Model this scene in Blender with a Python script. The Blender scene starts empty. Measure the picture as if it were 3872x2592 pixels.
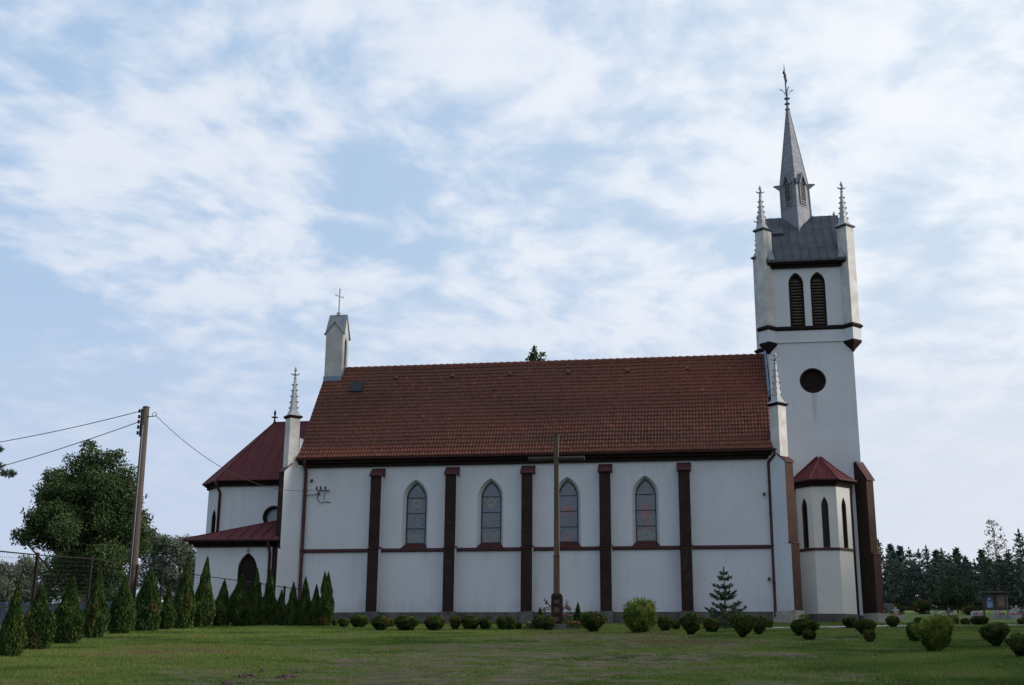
import bpy, bmesh, math, random
import numpy as np
from mathutils import Vector, Matrix
from mathutils.geometry import tessellate_polygon
R = math.radians
rng = np.random.default_rng(7)
random.seed(7)
S = bpy.context.scene
COL = S.collection

# ------------------------------------------------------------------ camera
cam_d = bpy.data.cameras.new("camera")
cam_o = bpy.data.objects.new("camera", cam_d)
COL.objects.link(cam_o)
S.camera = cam_o
CAM = Vector((13.8379, -64.0349, -3.1267))
yaw, pit, rol, fpx = -0.1597, 0.2717, 0.0081, 4755.7457
Fw = Vector((math.sin(yaw)*math.cos(pit), math.cos(yaw)*math.cos(pit), math.sin(pit)))
Rt = Vector((math.cos(yaw), -math.sin(yaw), 0))
Up = Rt.cross(Fw)
R2 = Rt*math.cos(rol) + Up*math.sin(rol)
U2 = Up*math.cos(rol) - Rt*math.sin(rol)
M = Matrix((R2, U2, -Fw)).transposed().to_4x4()
M.translation = CAM
cam_o.matrix_world = M
cam_d.sensor_width = 36.0
cam_d.lens = 36.0*fpx/3872.0
cam_d.clip_start = 0.5
cam_d.clip_end = 6000

# ------------------------------------------------------------------ light
SUN_EL, SUN_AZ = R(14), R(86)        # azimuth from +Y towards +X: low in the west, a little behind the church
S.view_settings.view_transform = 'Standard'
S.view_settings.look = 'None'
S.view_settings.gamma = 1
S.view_settings.exposure = 0.36
sun_d = bpy.data.lights.new("sun", 'SUN')
sun_d.energy = 3.6
sun_d.angle = R(8)
sun_d.color = (1.0, 0.91, 0.79)
sun_o = bpy.data.objects.new("sun", sun_d)
COL.objects.link(sun_o)
sd = Vector((math.sin(SUN_AZ)*math.cos(SUN_EL), math.cos(SUN_AZ)*math.cos(SUN_EL), math.sin(SUN_EL)))
sun_o.rotation_euler = sd.to_track_quat('Z', 'Y').to_euler()

BANKS = [(-0.702, 1.691, 0.21, 0.343, 0.16), (-0.469, 1.409, 0.104, 0.159, 0.1), (-0.664, 1.283, 0.06, 0.091, -0.22), (-0.55, 1.274, 0.075, 0.11, -0.12), (-0.388, 1.552, 0.095, 0.158, -0.2), (-0.4, 1.318, 0.062, 0.094, -0.12), (-0.349, 1.737, 0.098, 0.177, -0.13), (-0.138, 1.378, 0.133, 0.195, 0.12), (-0.198, 1.675, 0.138, 0.235, -0.08), (-0.68, 2.142, 0.156, 0.322, 0.05), (-1.008, 2.125, 0.153, 0.321, -0.18), (0.059, 1.997, 0.25, 0.453, 0.1), (0.274, 1.511, 0.164, 0.257, 0.1), (0.45, 2.0, 0.083, 0.175, -0.1), (-0.041, 1.686, 0.1, 0.177, -0.1), (-0.802, 1.461, 0.061, 0.103, -0.15), (-0.479, 1.622, 0.074, 0.13, 0.12)]
def build_world():
    w = bpy.data.worlds.new("World")
    S.world = w
    w.use_nodes = True
    nt = w.node_tree
    nt.nodes.clear()
    N, L = nt.nodes, nt.links
    def node(t, **k):
        n = N.new(t)
        for a, b in k.items():
            setattr(n, a, b)
        return n
    def val(x, sock):
        if isinstance(x, (int, float)):
            sock.default_value = x
        elif isinstance(x, tuple):
            sock.default_value = x
        else:
            L.new(x, sock)
    def math_(op, a, b=0.0, c=None):
        n = node('ShaderNodeMath', operation=op)
        val(a, n.inputs[0]); val(b, n.inputs[1])
        if c is not None:
            val(c, n.inputs[2])
        return n.outputs[0]
    def mapr(x, a, b, c=0.0, d=1.0, smooth=True):
        n = node('ShaderNodeMapRange', interpolation_type='SMOOTHSTEP' if smooth else 'LINEAR')
        val(x, n.inputs[0])
        for i, v in enumerate((a, b, c, d)):
            n.inputs[i+1].default_value = v
        return n.outputs[0]
    def mix(f, a, b):
        n = node('ShaderNodeMix', data_type='RGBA')
        val(f, n.inputs[0]); val(a, n.inputs[6]); val(b, n.inputs[7])
        return n.outputs[2]
    def comb(x, y, z):
        n = node('ShaderNodeCombineXYZ')
        val(x, n.inputs[0]); val(y, n.inputs[1]); val(z, n.inputs[2])
        return n.outputs[0]
    def noise(v, scale, detail, rough, dist=0.0):
        n = node('ShaderNodeTexNoise')
        L.new(v, n.inputs['Vector'])
        n.inputs['Scale'].default_value = scale
        n.inputs['Detail'].default_value = detail
        n.inputs['Roughness'].default_value = rough
        n.inputs['Distortion'].default_value = dist
        return n.outputs['Fac']
    sky = node('ShaderNodeTexSky', sky_type='NISHITA', sun_disc=False, sun_elevation=SUN_EL, sun_rotation=SUN_AZ,
               altitude=100, air_density=1.2, dust_density=1.5, ozone_density=2.0)
    tc = node('ShaderNodeTexCoord')
    sep = node('ShaderNodeSeparateXYZ')
    L.new(tc.outputs['Generated'], sep.inputs[0])
    X, Y, Z = sep.outputs
    zc = math_('ADD', math_('MAXIMUM', Z, 0.0), 0.16)
    # clouds lie on a high level sheet; bands run away along the axis A (towards north, slightly west)
    ca, sa = math.cos(R(-4)), math.sin(R(-4))
    px = math_('DIVIDE', math_('SUBTRACT', math_('MULTIPLY', X, ca), math_('MULTIPLY', Y, sa)), zc)
    py = math_('DIVIDE', math_('ADD', math_('MULTIPLY', X, sa), math_('MULTIPLY', Y, ca)), zc)
    warp = noise(comb(math_('MULTIPLY', px, 1.1), math_('MULTIPLY', py, 0.9), 5.5), 1.0, 2, 0.5)
    wx = math_('ADD', px, math_('MULTIPLY', math_('SUBTRACT', warp, 0.5), 0.55))
    big = noise(comb(math_('MULTIPLY', wx, 1.55), math_('MULTIPLY', py, 0.62), 2.2), 1.0, 4, 0.5, 0.2)
    puff = noise(comb(math_('MULTIPLY', wx, 7.4), math_('MULTIPLY', py, 6.2), 9.1), 1.0, 4, 0.5, 0.2)
    fine = noise(comb(math_('MULTIPLY', wx, 16.0), math_('MULTIPLY', py, 14.0), 1.3), 1.0, 4, 0.55, 0.2)
    toward = math_('ADD', math_('MULTIPLY', X, sd.x), math_('MULTIPLY', Y, sd.y))      # +1 towards the sun's azimuth
    dens = math_('ADD', math_('MULTIPLY', math_('SUBTRACT', big, 0.5), 0.55), math_('MULTIPLY', math_('SUBTRACT', puff, 0.5), 1.05))
    dens = math_('ADD', dens, math_('MULTIPLY', math_('SUBTRACT', fine, 0.5), 0.62))
    dens = math_('ADD', dens, math_('ADD', math_('MULTIPLY', toward, 0.10), 0.03))
    # where this evening's cloud banks and blue gaps lie on the cloud sheet: (x, y, radius x, radius y, amount)
    for (bx, by, rx, ry, am) in BANKS:
        ex = math_('DIVIDE', math_('SUBTRACT', px, bx), rx)
        ey = math_('DIVIDE', math_('SUBTRACT', py, by), ry)
        q = math_('ADD', math_('MULTIPLY', ex, ex), math_('MULTIPLY', ey, ey))
        dens = math_('ADD', dens, mapr(q, 0.0, 2.2, am*0.85, 0.0))
    cover = mapr(dens, -0.19, 0.15)
    core = mapr(dens, 0.0, 0.30)
    glow = mapr(toward, -0.45, 0.65)
    cloud_c = mix(core, mix(glow, (5.3, 5.95, 7.0, 1), (7.1, 7.5, 8.0, 1)), mix(glow, (6.5, 6.8, 7.4, 1), (8.1, 8.2, 8.3, 1)))
    blue_c = mix(glow, (3.5, 4.85, 6.75, 1), (6.1, 6.95, 7.85, 1))
    haze_c = mix(glow, (4.35, 5.05, 6.4, 1), (6.3, 6.45, 6.95, 1))
    base = mix(0.85, sky.outputs[0], blue_c)            # clear air: the sky model under a thin high veil
    low = mapr(Z, 0.06, 0.30)                          # clouds melt into the haze near the horizon
    veil = mix(math_('MULTIPLY', cover, math_('ADD', math_('MULTIPLY', low, 0.42), 0.42)), base, cloud_c)
    hz = mapr(Z, 0.09, 0.37, 0.95, 0.0)
    col = mix(hz, veil, haze_c)
    bg = node('ShaderNodeBackground')
    L.new(col, bg.inputs[0])
    bg.inputs[1].default_value = 0.1
    out = node('ShaderNodeOutputWorld')
    L.new(bg.outputs[0], out.inputs[0])
build_world()

# ------------------------------------------------------------------ materials
def new_mat(name):
    m = bpy.data.materials.new(name)
    m.use_nodes = True
    nt = m.node_tree
    return m, nt, nt.nodes['Principled BSDF']

def mat(name, c, rough=0.7, var=0.15, scale=3.0, bump=0.0, bscale=40.0, c2=None, metal=0.0, spec=0.4, stretch=(1, 1, 1), detail=6):
    """colour c broken up by world-size noise; c2 is the second colour of the mottling"""
    m, nt, b = new_mat(name)
    N, L = nt.nodes, nt.links
    g = N.new('ShaderNodeNewGeometry')
    mp = N.new('ShaderNodeMapping')
    mp.inputs['Scale'].default_value = stretch
    L.new(g.outputs['Position'], mp.inputs[0])
    n = N.new('ShaderNodeTexNoise')
    n.inputs['Scale'].default_value = scale
    n.inputs['Detail'].default_value = detail
    n.inputs['Roughness'].default_value = 0.6
    L.new(mp.outputs[0], n.inputs['Vector'])
    r = N.new('ShaderNodeMapRange')
    r.inputs[1].default_value, r.inputs[2].default_value = 0.3, 0.7
    L.new(n.outputs['Fac'], r.inputs[0])
    mx = N.new('ShaderNodeMix'); mx.data_type = 'RGBA'
    lo = c2 if c2 else tuple(x*(1-var) for x in c)
    hi = c if c2 else tuple(min(1, x*(1+var)) for x in c)
    mx.inputs[6].default_value = (*lo, 1); mx.inputs[7].default_value = (*hi, 1)
    L.new(r.outputs[0], mx.inputs[0])
    L.new(mx.outputs[2], b.inputs['Base Color'])
    b.inputs['Roughness'].default_value = rough
    b.inputs['Metallic'].default_value = metal
    b.inputs['Specular IOR Level'].default_value = spec
    if bump:
        n2 = N.new('ShaderNodeTexNoise')
        n2.inputs['Scale'].default_value = bscale
        n2.inputs['Detail'].default_value = 4
        L.new(g.outputs['Position'], n2.inputs['Vector'])
        bp = N.new('ShaderNodeBump')
        bp.inputs['Strength'].default_value = bump
        bp.inputs['Distance'].default_value = 0.02
        L.new(n2.outputs['Fac'], bp.inputs['Height'])
        L.new(bp.outputs[0], b.inputs['Normal'])
    return m

def plaster_mat(name, stains):
    """white render with blotches, rising damp near the ground, and streak stains (x, z_top, half_width, length, strength)"""
    m = mat(name, (0.465, 0.485, 0.535), 0.9, 0.055, 0.45, 0.35, 14.0)
    nt = m.node_tree; N, L = nt.nodes, nt.links
    b = N['Principled BSDF']
    src = b.inputs['Base Color'].links[0].from_socket
    g = N.new('ShaderNodeNewGeometry')
    sp = N.new('ShaderNodeSeparateXYZ'); L.new(g.outputs['Position'], sp.inputs[0])
    n = N.new('ShaderNodeTexNoise'); n.inputs['Scale'].default_value = 1.6; n.inputs['Detail'].default_value = 8
    mp = N.new('ShaderNodeMapping'); mp.inputs['Scale'].default_value = (1.1, 1.1, 0.6)
    L.new(g.outputs['Position'], mp.inputs[0]); L.new(mp.outputs[0], n.inputs['Vector'])
    def mth(op, a, b_):
        q = N.new('ShaderNodeMath'); q.operation = op
        for i, v in enumerate((a, b_)):
            if isinstance(v, (int, float)): q.inputs[i].default_value = v
            else: L.new(v, q.inputs[i])
        return q.outputs[0]
    def mr(x, a, b_, c, d):
        q = N.new('ShaderNodeMapRange'); q.interpolation_type = 'SMOOTHSTEP'
        L.new(x, q.inputs[0])
        for i, v in enumerate((a, b_, c, d)): q.inputs[i+1].default_value = v
        return q.outputs[0]
    grime = mth('MULTIPLY', mr(n.outputs['Fac'], 0.45, 0.8, 0, 1), 0.07)
    damp = mth('MULTIPLY', mr(sp.outputs[2], 0.8, 1.7, 1, 0), mr(n.outputs['Fac'], 0.35, 0.65, 0.03, 0.22))
    n3 = N.new('ShaderNodeTexNoise'); n3.inputs['Scale'].default_value = 3.2; n3.inputs['Detail'].default_value = 5
    mp3 = N.new('ShaderNodeMapping'); mp3.inputs['Scale'].default_value = (1.5, 1.5, 0.10)
    L.new(g.outputs['Position'], mp3.inputs[0]); L.new(mp3.outputs[0], n3.inputs['Vector'])
    streak = mth('MULTIPLY', mr(n3.outputs['Fac'], 0.52, 0.74, 0, 1), mr(n.outputs['Fac'], 0.3, 0.6, 0.02, 0.11))
    tot = mth('ADD', mth('ADD', grime, damp), streak)
    for (x0, zt, hw, ln, st) in stains:
        dx = mth('ABSOLUTE', mth('SUBTRACT', sp.outputs[0], x0), 0)
        wob = mth('ADD', dx, mth('MULTIPLY', mth('SUBTRACT', n.outputs['Fac'], 0.5), hw*1.5))
        a = mth('MULTIPLY', mr(wob, 0, hw, 1, 0), mr(sp.outputs[2], zt-ln, zt, 0, 1))
        a = mth('MULTIPLY', a, mr(sp.outputs[2], zt, zt+0.12, 1, 0))
        a = mth('MULTIPLY', a, mr(n.outputs['Fac'], 0.3, 0.6, 0.5, 1))
        tot = mth('ADD', tot, mth('MULTIPLY', a, st))
    mx = N.new('ShaderNodeMix'); mx.data_type = 'RGBA'
    L.new(tot, mx.inputs[0]); L.new(src, mx.inputs[6]); mx.inputs[7].default_value = (0.20, 0.19, 0.18, 1)
    L.new(mx.outputs[2], b.inputs['Base Color'])
    return m

def tint_mat(name, a, b_, rough=0.7, spec=0.2, trans=0.0, extra=None):
    """mixes two colours by the mesh attribute 'tint' (one value per leaf / tile)"""
    m, nt, b = new_mat(name)
    N, L = nt.nodes, nt.links
    at = N.new('ShaderNodeAttribute'); at.attribute_name = 'tint'
    cr = N.new('ShaderNodeValToRGB')
    cr.color_ramp.elements[0].color = (*a, 1)
    cr.color_ramp.elements[1].color = (*b_, 1)
    if extra:
        for pos, c in extra:
            e = cr.color_ramp.elements.new(pos); e.color = (*c, 1)
    L.new(at.outputs['Fac'], cr.inputs[0])
    L.new(cr.outputs[0], b.inputs['Base Color'])
    b.inputs['Roughness'].default_value = rough
    b.inputs['Specular IOR Level'].default_value = spec
    if trans:
        tr = N.new('ShaderNodeBsdfTranslucent')
        L.new(cr.outputs[0], tr.inputs[0])
        ms = N.new('ShaderNodeMixShader'); ms.inputs[0].default_value = trans
        out = N['Material Output']
        L.new(b.outputs[0], ms.inputs[1]); L.new(tr.outputs[0], ms.inputs[2]); L.new(ms.outputs[0], out.inputs[0])
    return m

MT = {}
MT['plaster'] = plaster_mat('white_plaster', [(11.9, 3.85, 0.75, 2.9, 0.34), (10.3, 3.0, 1.0, 1.9, 0.12), (4.85, 2.4, 0.12, 1.2, 0.3), (-4.6, 3.8, 0.5, 1.2, 0.2), (2.3, 3.8, 0.4, 1.0, 0.16), (-0.9, 3.8, 0.25, 0.9, 0.2), (6.9, 3.8, 0.3, 1.1, 0.2), (14.6, 3.8, 0.5, 1.4, 0.16), (9.85, 7.9, 0.3, 1.5, 0.16), (-6.2, 8.4, 0.6, 1.6, 0.14), (13.6, 8.4, 0.8, 1.3, 0.12)])
MT['tower_plaster'] = plaster_mat('tower_plaster', [(19.28, 12.12, 0.24, 2.1, 0.45), (18.2, 15.5, 0.8, 0.9, 0.1), (20.6, 9.5, 0.8, 3.0, 0.10)])
MT['pier_plaster'] = mat('weathered_pier_plaster', (0.52, 0.52, 0.525), 0.9, 0.1, 1.5, 0.3, 14, c2=(0.33, 0.32, 0.31))
MT['cote_plaster'] = mat('grey_cote_plaster', (0.40, 0.40, 0.415), 0.9, 0.1, 1.5, 0.3, 14, c2=(0.29, 0.285, 0.285))
MT['brown'] = mat('dark_brown_paint', (0.028, 0.0175, 0.016), 0.95, 0.25, 1.2, 0.3, 20, spec=0.12)
def chip(m):
    nt = m.node_tree; N, L = nt.nodes, nt.links; b = N['Principled BSDF']
    src = b.inputs['Base Color'].links[0].from_socket
    g = N.new('ShaderNodeNewGeometry'); fac = None
    for sc, a, c in ((2.2, 0.60, 0.68), (26.0, 0.60, 0.66)):
        n = N.new('ShaderNodeTexNoise'); n.inputs['Scale'].default_value = sc; n.inputs['Detail'].default_value = 4
        L.new(g.outputs['Position'], n.inputs['Vector'])
        r = N.new('ShaderNodeMapRange'); r.inputs[1].default_value, r.inputs[2].default_value = a, c
        L.new(n.outputs['Fac'], r.inputs[0])
        if fac is None: fac = r.outputs[0]
        else:
            q = N.new('ShaderNodeMath'); q.operation = 'MULTIPLY'; L.new(fac, q.inputs[0]); L.new(r.outputs[0], q.inputs[1]); fac = q.outputs[0]
    mx = N.new('ShaderNodeMix'); mx.data_type = 'RGBA'
    L.new(fac, mx.inputs[0]); L.new(src, mx.inputs[6]); mx.inputs[7].default_value = (0.16, 0.135, 0.11, 1)
    L.new(mx.outputs[2], b.inputs['Base Color'])
chip(MT['brown'])
MT['brown_lit'] = mat('lit_brown_paint', (0.060, 0.035, 0.029), 0.95, 0.15, 1.2, 0.3, 20, spec=0.15)  # lighter copy of the dark brown, sunlight painted in; slit frames share it
MT['wood'] = mat('brown_stained_wood', (0.018, 0.012, 0.011), 0.9, 0.3, 4.0, 0.2, 30, spec=0.12)
MT['red'] = mat('red_sheet_metal', (0.080, 0.019, 0.023), 0.7, 0.16, 0.9, spec=0.15)
MT['redcap'] = mat('maroon_sheet_metal', (0.062, 0.022, 0.025), 0.7, 0.2, 2.5, spec=0.2)
MT['pipe'] = mat('maroon_pipe', (0.045, 0.014, 0.015), 0.6, 0.2, 3.0, spec=0.25)
MT['zinc'] = mat('weathered_zinc', (0.23, 0.24, 0.275), 0.65, 0.12, 2.5, 0.1, 8, c2=(0.15, 0.16, 0.19), metal=0.0, spec=0.15)
MT['zinc_dark'] = mat('dark_sheet_roofing', (0.078, 0.090, 0.112), 0.7, 0.2, 1.4, 0.1, 6, c2=(0.048, 0.056, 0.07), metal=0.0, spec=0.15)
MT['zinc_mid'] = mat('grey_zinc_sheet', (0.20, 0.215, 0.24), 0.6, 0.15, 2.0, metal=0.2, spec=0.3)
MT['skylight'] = mat('dark_skylight_sheet', (0.028, 0.032, 0.042), 0.7, 0.2, 3.0, spec=0.15)
MT['zinc_light'] = mat('pale_zinc', (0.36, 0.37, 0.40), 0.6, 0.12, 3.0, 0.1, 8, c2=(0.25, 0.26, 0.29), spec=0.2)
MT['lead'] = mat('blue_grey_flashing', (0.14, 0.19, 0.27), 0.55, 0.15, 2.0, metal=0.3)
MT['stone'] = mat('grey_plinth_stone', (0.125, 0.118, 0.115), 0.95, 0.2, 2.2, 0.8, 9, c2=(0.045, 0.043, 0.042), spec=0.15)
MT['pale_stone'] = mat('pale_plinth_stone', (0.34, 0.32, 0.29), 0.9, 0.2, 2.2, 0.6, 9, c2=(0.2, 0.19, 0.17))
MT['dark_glass'] = mat('dark_glass', (0.009, 0.010, 0.011), 0.15, 0.2, 2.0, spec=0.12)
MT['iron'] = mat('dark_iron', (0.035, 0.03, 0.03), 0.5, 0.2, 5.0, metal=0.4)
MT['steel'] = mat('grey_steel', (0.25, 0.25, 0.26), 0.45, 0.15, 5.0, metal=0.5)
MT['cross_wood'] = mat('weathered_timber', (0.135, 0.080, 0.050), 0.9, 0.3, 1.2, 0.4, 25, c2=(0.05, 0.038, 0.030), stretch=(7, 7, 0.5))
MT['cross_grey'] = mat('greyed_timber', (0.095, 0.070, 0.050), 0.9, 0.3, 1.2, 0.4, 25, c2=(0.05, 0.044, 0.036), stretch=(7, 7, 0.5))
MT['cross_dark'] = mat('dark_weathered_timber', (0.030, 0.024, 0.019), 0.95, 0.3, 1.5, 0.4, 25, c2=(0.04, 0.037, 0.03))
MT['pole'] = mat('grey_brown_pole', (0.078, 0.060, 0.050), 0.9, 0.2, 3.0, 0.3, 25, c2=(0.036, 0.029, 0.026), stretch=(5, 5, 0.4))
MT['bark'] = mat('bark', (0.075, 0.055, 0.042), 0.95, 0.3, 6.0, 0.8, 18)
MT['birch_bark'] = mat('birch_bark', (0.38, 0.36, 0.33), 0.9, 0.3, 3.0, c2=(0.15, 0.14, 0.13))
MT['fence'] = mat('brown_fence_steel', (0.022, 0.018, 0.017), 0.9, 0.2, 3.0, spec=0.1)
MT['mesh'] = mat('dark_mesh_wire', (0.022, 0.022, 0.020), 0.7, 0.2, 3.0, spec=0.2)
MT['kerb'] = mat('mossy_kerb_stone', (0.20, 0.20, 0.17), 0.95, 0.2, 3.0)
MT['path'] = mat('concrete_path', (0.33, 0.32, 0.305), 0.9, 0.12, 2.0, 0.3, 20)
MT['granite'] = mat('grey_granite', (0.26, 0.26, 0.27), 0.5, 0.2, 8.0)
MT['white_stone'] = mat('white_stone', (0.33, 0.33, 0.33), 0.8, 0.1, 4.0)
MT['dark_stone'] = mat('dark_polished_stone', (0.05, 0.05, 0.055), 0.25, 0.2, 6.0)

# ------------------------------------------------------------------ helpers
def empty(name, loc, label=None, cat=None, group=None, rz=0.0):
    o = bpy.data.objects.new(name, None)
    o.empty_display_size = 0.3
    COL.objects.link(o)
    o.location = loc
    o.rotation_euler = (0, 0, rz)
    tag(o, label, cat, group)
    return o

def tag(o, label=None, cat=None, group=None, kind=None):
    if label: o['label'] = label
    if cat: o['category'] = cat
    if group: o['group'] = group
    if kind: o['kind'] = kind
    return o

class MB:
    def __init__(s):
        s.v, s.f, s.t = [], [], []
    def add(s, vs, fs, tint=None):
        b = len(s.v)
        s.v.extend([tuple(map(float, p)) for p in vs])
        s.f.extend([tuple(i+b for i in f) for f in fs])
        if tint is not None:
            s.t.extend([tint]*len(fs))
        return s
    def box(s, x0, x1, y0, y1, z0, z1):
        return s.hexa([(x0, y0, z0), (x1, y0, z0), (x1, y1, z0), (x0, y1, z0), (x0, y0, z1), (x1, y0, z1), (x1, y1, z1), (x0, y1, z1)])
    def hexa(s, v):
        return s.add(v, [(3, 2, 1, 0), (4, 5, 6, 7), (0, 1, 5, 4), (1, 2, 6, 5), (2, 3, 7, 6), (3, 0, 4, 7)])
    def prism(s, poly, d):
        """poly: 3D points; d: extrusion vector"""
        n = len(poly); d = Vector(d)
        a = [Vector(p) for p in poly]
        fs = [tuple(range(n))[::-1], tuple(range(n, 2*n))]
        fs += [(i, (i+1) % n, n+(i+1) % n, n+i) for i in range(n)]
        return s.add(a+[p+d for p in a], fs)
    def slab(s, poly, z0, z1):
        return s.prism([(p[0], p[1], z0) for p in poly], (0, 0, z1-z0))
    def loft(s, rings, cap=True):
        n = len(rings[0]); vs = []; fs = []
        for r in rings: vs += list(r)
        for k in range(len(rings)-1):
            for i in range(n):
                fs.append((k*n+i, k*n+(i+1) % n, (k+1)*n+(i+1) % n, (k+1)*n+i))
        if cap:
            fs.append(tuple(range(n))[::-1]); fs.append(tuple(range((len(rings)-1)*n, len(rings)*n)))
        return s.add(vs, fs)
    def tube(s, pts, r, n=8, r2=None):
        pts = [Vector(p) for p in pts]; rings = []
        m = len(pts)
        prev = None
        for i, p in enumerate(pts):
            t = (pts[min(i+1, m-1)]-pts[max(i-1, 0)]).normalized()
            ref = Vector((0, 0, 1)) if abs(t.z) < 0.95 else Vector((1, 0, 0))
            if prev is not None:
                a = (prev-t*prev.dot(t))
                a = a.normalized() if a.length > 1e-5 else t.cross(ref).normalized()
            else:
                a = t.cross(ref).normalized()
            prev = a
            b = t.cross(a)
            if isinstance(r, (list, tuple)): rr = r[i]
            else: rr = r if r2 is None else r+(r2-r)*i/(m-1)
            rings.append([p+a*(rr*math.cos(2*math.pi*k/n))+b*(rr*math.sin(2*math.pi*k/n)) for k in range(n)])
        return s.loft(rings)
    def lathe(s, c, prof, n=12, rot=0.0):
        c = Vector(c)
        rings = [[c+Vector((r*math.cos(rot+2*math.pi*k/n), r*math.sin(rot+2*math.pi*k/n), z)) for k in range(n)] for r, z in prof]
        return s.loft(rings)
    def build(s, name, m, parent=None, label=None, wc=False, smooth=False):
        me = bpy.data.meshes.new(name)
        me.from_pydata(s.v, [], s.f)
        if s.t:
            at = me.attributes.new('tint', 'FLOAT', 'FACE')
            at.data.foreach_set('value', np.array(s.t, dtype=np.float32))
        bm = bmesh.new(); bm.from_mesh(me)
        bmesh.ops.recalc_face_normals(bm, faces=bm.faces)
        bm.to_mesh(me); bm.free()
        me.materials.append(MT[m] if isinstance(m, str) else m)
        if smooth:
            me.polygons.foreach_set('use_smooth', [True]*len(me.polygons))
        o = bpy.data.objects.new(name, me)
        COL.objects.link(o)
        if parent is not None:
            o.parent = parent
            if wc: o.location = -parent.location
        if label: o['label'] = label
        return o

def arch(u0, w, zb, zs, za, n=7):
    """pointed arch outline, counter-clockwise from bottom left"""
    a, h = w/2, za-zs
    c = (h*h-a*a)/(2*a); Rr = a+c
    pts = [(u0-a, zb), (u0+a, zb), (u0+a, zs)]
    th = math.atan2(h, c)
    for i in range(1, n): pts.append((u0-c+Rr*math.cos(th*i/n), zs+Rr*math.sin(th*i/n)))
    pts.append((u0, za))
    for i in range(n-1, 0, -1): pts.append((u0+c-Rr*math.cos(th*i/n), zs+Rr*math.sin(th*i/n)))
    pts.append((u0-a, zs))
    return pts
def disc(u0, z0, r, n=28):
    return [(u0+r*math.cos(2*math.pi*i/n), z0+r*math.sin(2*math.pi*i/n)) for i in range(n)]

def holed(mb, outer, holes, f, depth, inner=None):
    """flat wall with openings whose reveals run back by depth; f(u, z, d) -> point"""
    polys = [[Vector((u, z, 0)) for u, z in outer]] + [[Vector((u, z, 0)) for u, z in h] for h in holes]
    flat = [p for q in polys for p in q]
    tris = tessellate_polygon(polys)
    mb.add([f(p.x, p.y, 0) for p in flat], [tuple(t) for t in tris])
    for k, h in enumerate(holes):
        h2 = inner[k] if inner else h
        n = len(h)
        mb.add([f(u, z, 0) for u, z in h]+[f(u, z, depth) for u, z in h2], [(i, (i+1) % n, n+(i+1) % n, n+i) for i in range(n)])
def flat(mb, poly, f, d):
    polys = [[Vector((u, z, 0)) for u, z in poly]]
    mb.add([f(p[0], p[1], d) for p in poly], [tuple(t) for t in tessellate_polygon(polys)])
def rim(mb, po, pi, f, d0, d1):
    """ring between two outlines of equal length, from depth d0 (front) to d1 (back)"""
    n = len(po)
    vs = [f(u, z, d0) for u, z in po]+[f(u, z, d0) for u, z in pi]+[f(u, z, d1) for u, z in po]+[f(u, z, d1) for u, z in pi]
    fs = []
    for i in range(n):
        j = (i+1) % n
        fs += [(i, j, n+j, n+i), (n+i, n+j, 3*n+j, 3*n+i), (i, 2*n+i, 2*n+j, j), (2*n+i, 3*n+i, 3*n+j, 2*n+j)]
    mb.add(vs, fs)
def plane_f(o, u, n):
    """o: origin, u: horizontal unit along the wall, n: outward unit; returns f(u, z, depth)"""
    def f(a, z, d):
        return (o[0]+u[0]*a-n[0]*d, o[1]+u[1]*a-n[1]*d, z)
    return f

# smooth value noise for numpy arrays
_tab = rng.random((256, 256))
def vnoise(x, y):
    xi, yi = np.floor(x).astype(int), np.floor(y).astype(int)
    fx, fy = x-xi, y-yi
    fx, fy = fx*fx*(3-2*fx), fy*fy*(3-2*fy)
    a, b = _tab[xi & 255, yi & 255], _tab[(xi+1) & 255, yi & 255]
    c, d = _tab[xi & 255, (yi+1) & 255], _tab[(xi+1) & 255, (yi+1) & 255]
    return (a*(1-fx)+b*fx)*(1-fy)+(c*(1-fx)+d*fx)*fy
def fbm(x, y, o=4):
    s, a, t = 0, 1, 0
    for i in range(o):
        s = s+a*vnoise(x*2**i+i*17.3, y*2**i+i*31.7); t += a; a *= 0.55
    return s/t
def sstep(x, a, b):
    t = np.clip((x-a)/(b-a), 0, 1); return t*t*(3-2*t)

# ------------------------------------------------------------------ ground
def ground_z(x, y):
    x = np.asarray(x, float); y = np.asarray(y, float)
    pl = 0.25+0.0757*np.clip(y, -70, 40)
    yy = np.clip(y-40, 0, 40); pl = pl+0.0757*(yy-yy*yy/80)
    inside = sstep(x, -22, -14)*(1-sstep(x, 21.5, 26))*sstep(y, -1.2, -0.2)*(1-sstep(y, 9, 16))
    pl = pl*(1-inside)+0.25*inside
    return pl+0.10*(fbm(x*0.11+5, y*0.11+9, 3)-0.5)*sstep(-np.abs(y+28), -30, -18)
def gz(x, y): return float(ground_z(x, y))

def patchiness(x, y):
    """0 = lush, 1 = dry, mown or bare; long streaks across the slope"""
    a = fbm(x*0.20+3.1, y*0.26+7.7, 5)
    b = fbm(x*0.75+11, y*0.95+2, 4)
    mid = np.exp(-((x-9.5-0.1*(y+34))/6.5)**2)*np.exp(-((y+35)/11.0)**2)+0.8*np.exp(-((x-11)/5.0)**2)*np.exp(-((y+20)/5.0)**2)
    right = np.exp(-((x-21)/6.0)**2)*np.exp(-((y+13)/6.0)**2)*0.7
    return np.clip(sstep(a*0.6+b*0.65+0.58*mid+0.24*right, 0.62, 1.0), 0, 1)*(0.55+0.45*sstep(fbm(x*2.3, y*2.3, 3), 0.35, 0.6))

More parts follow.
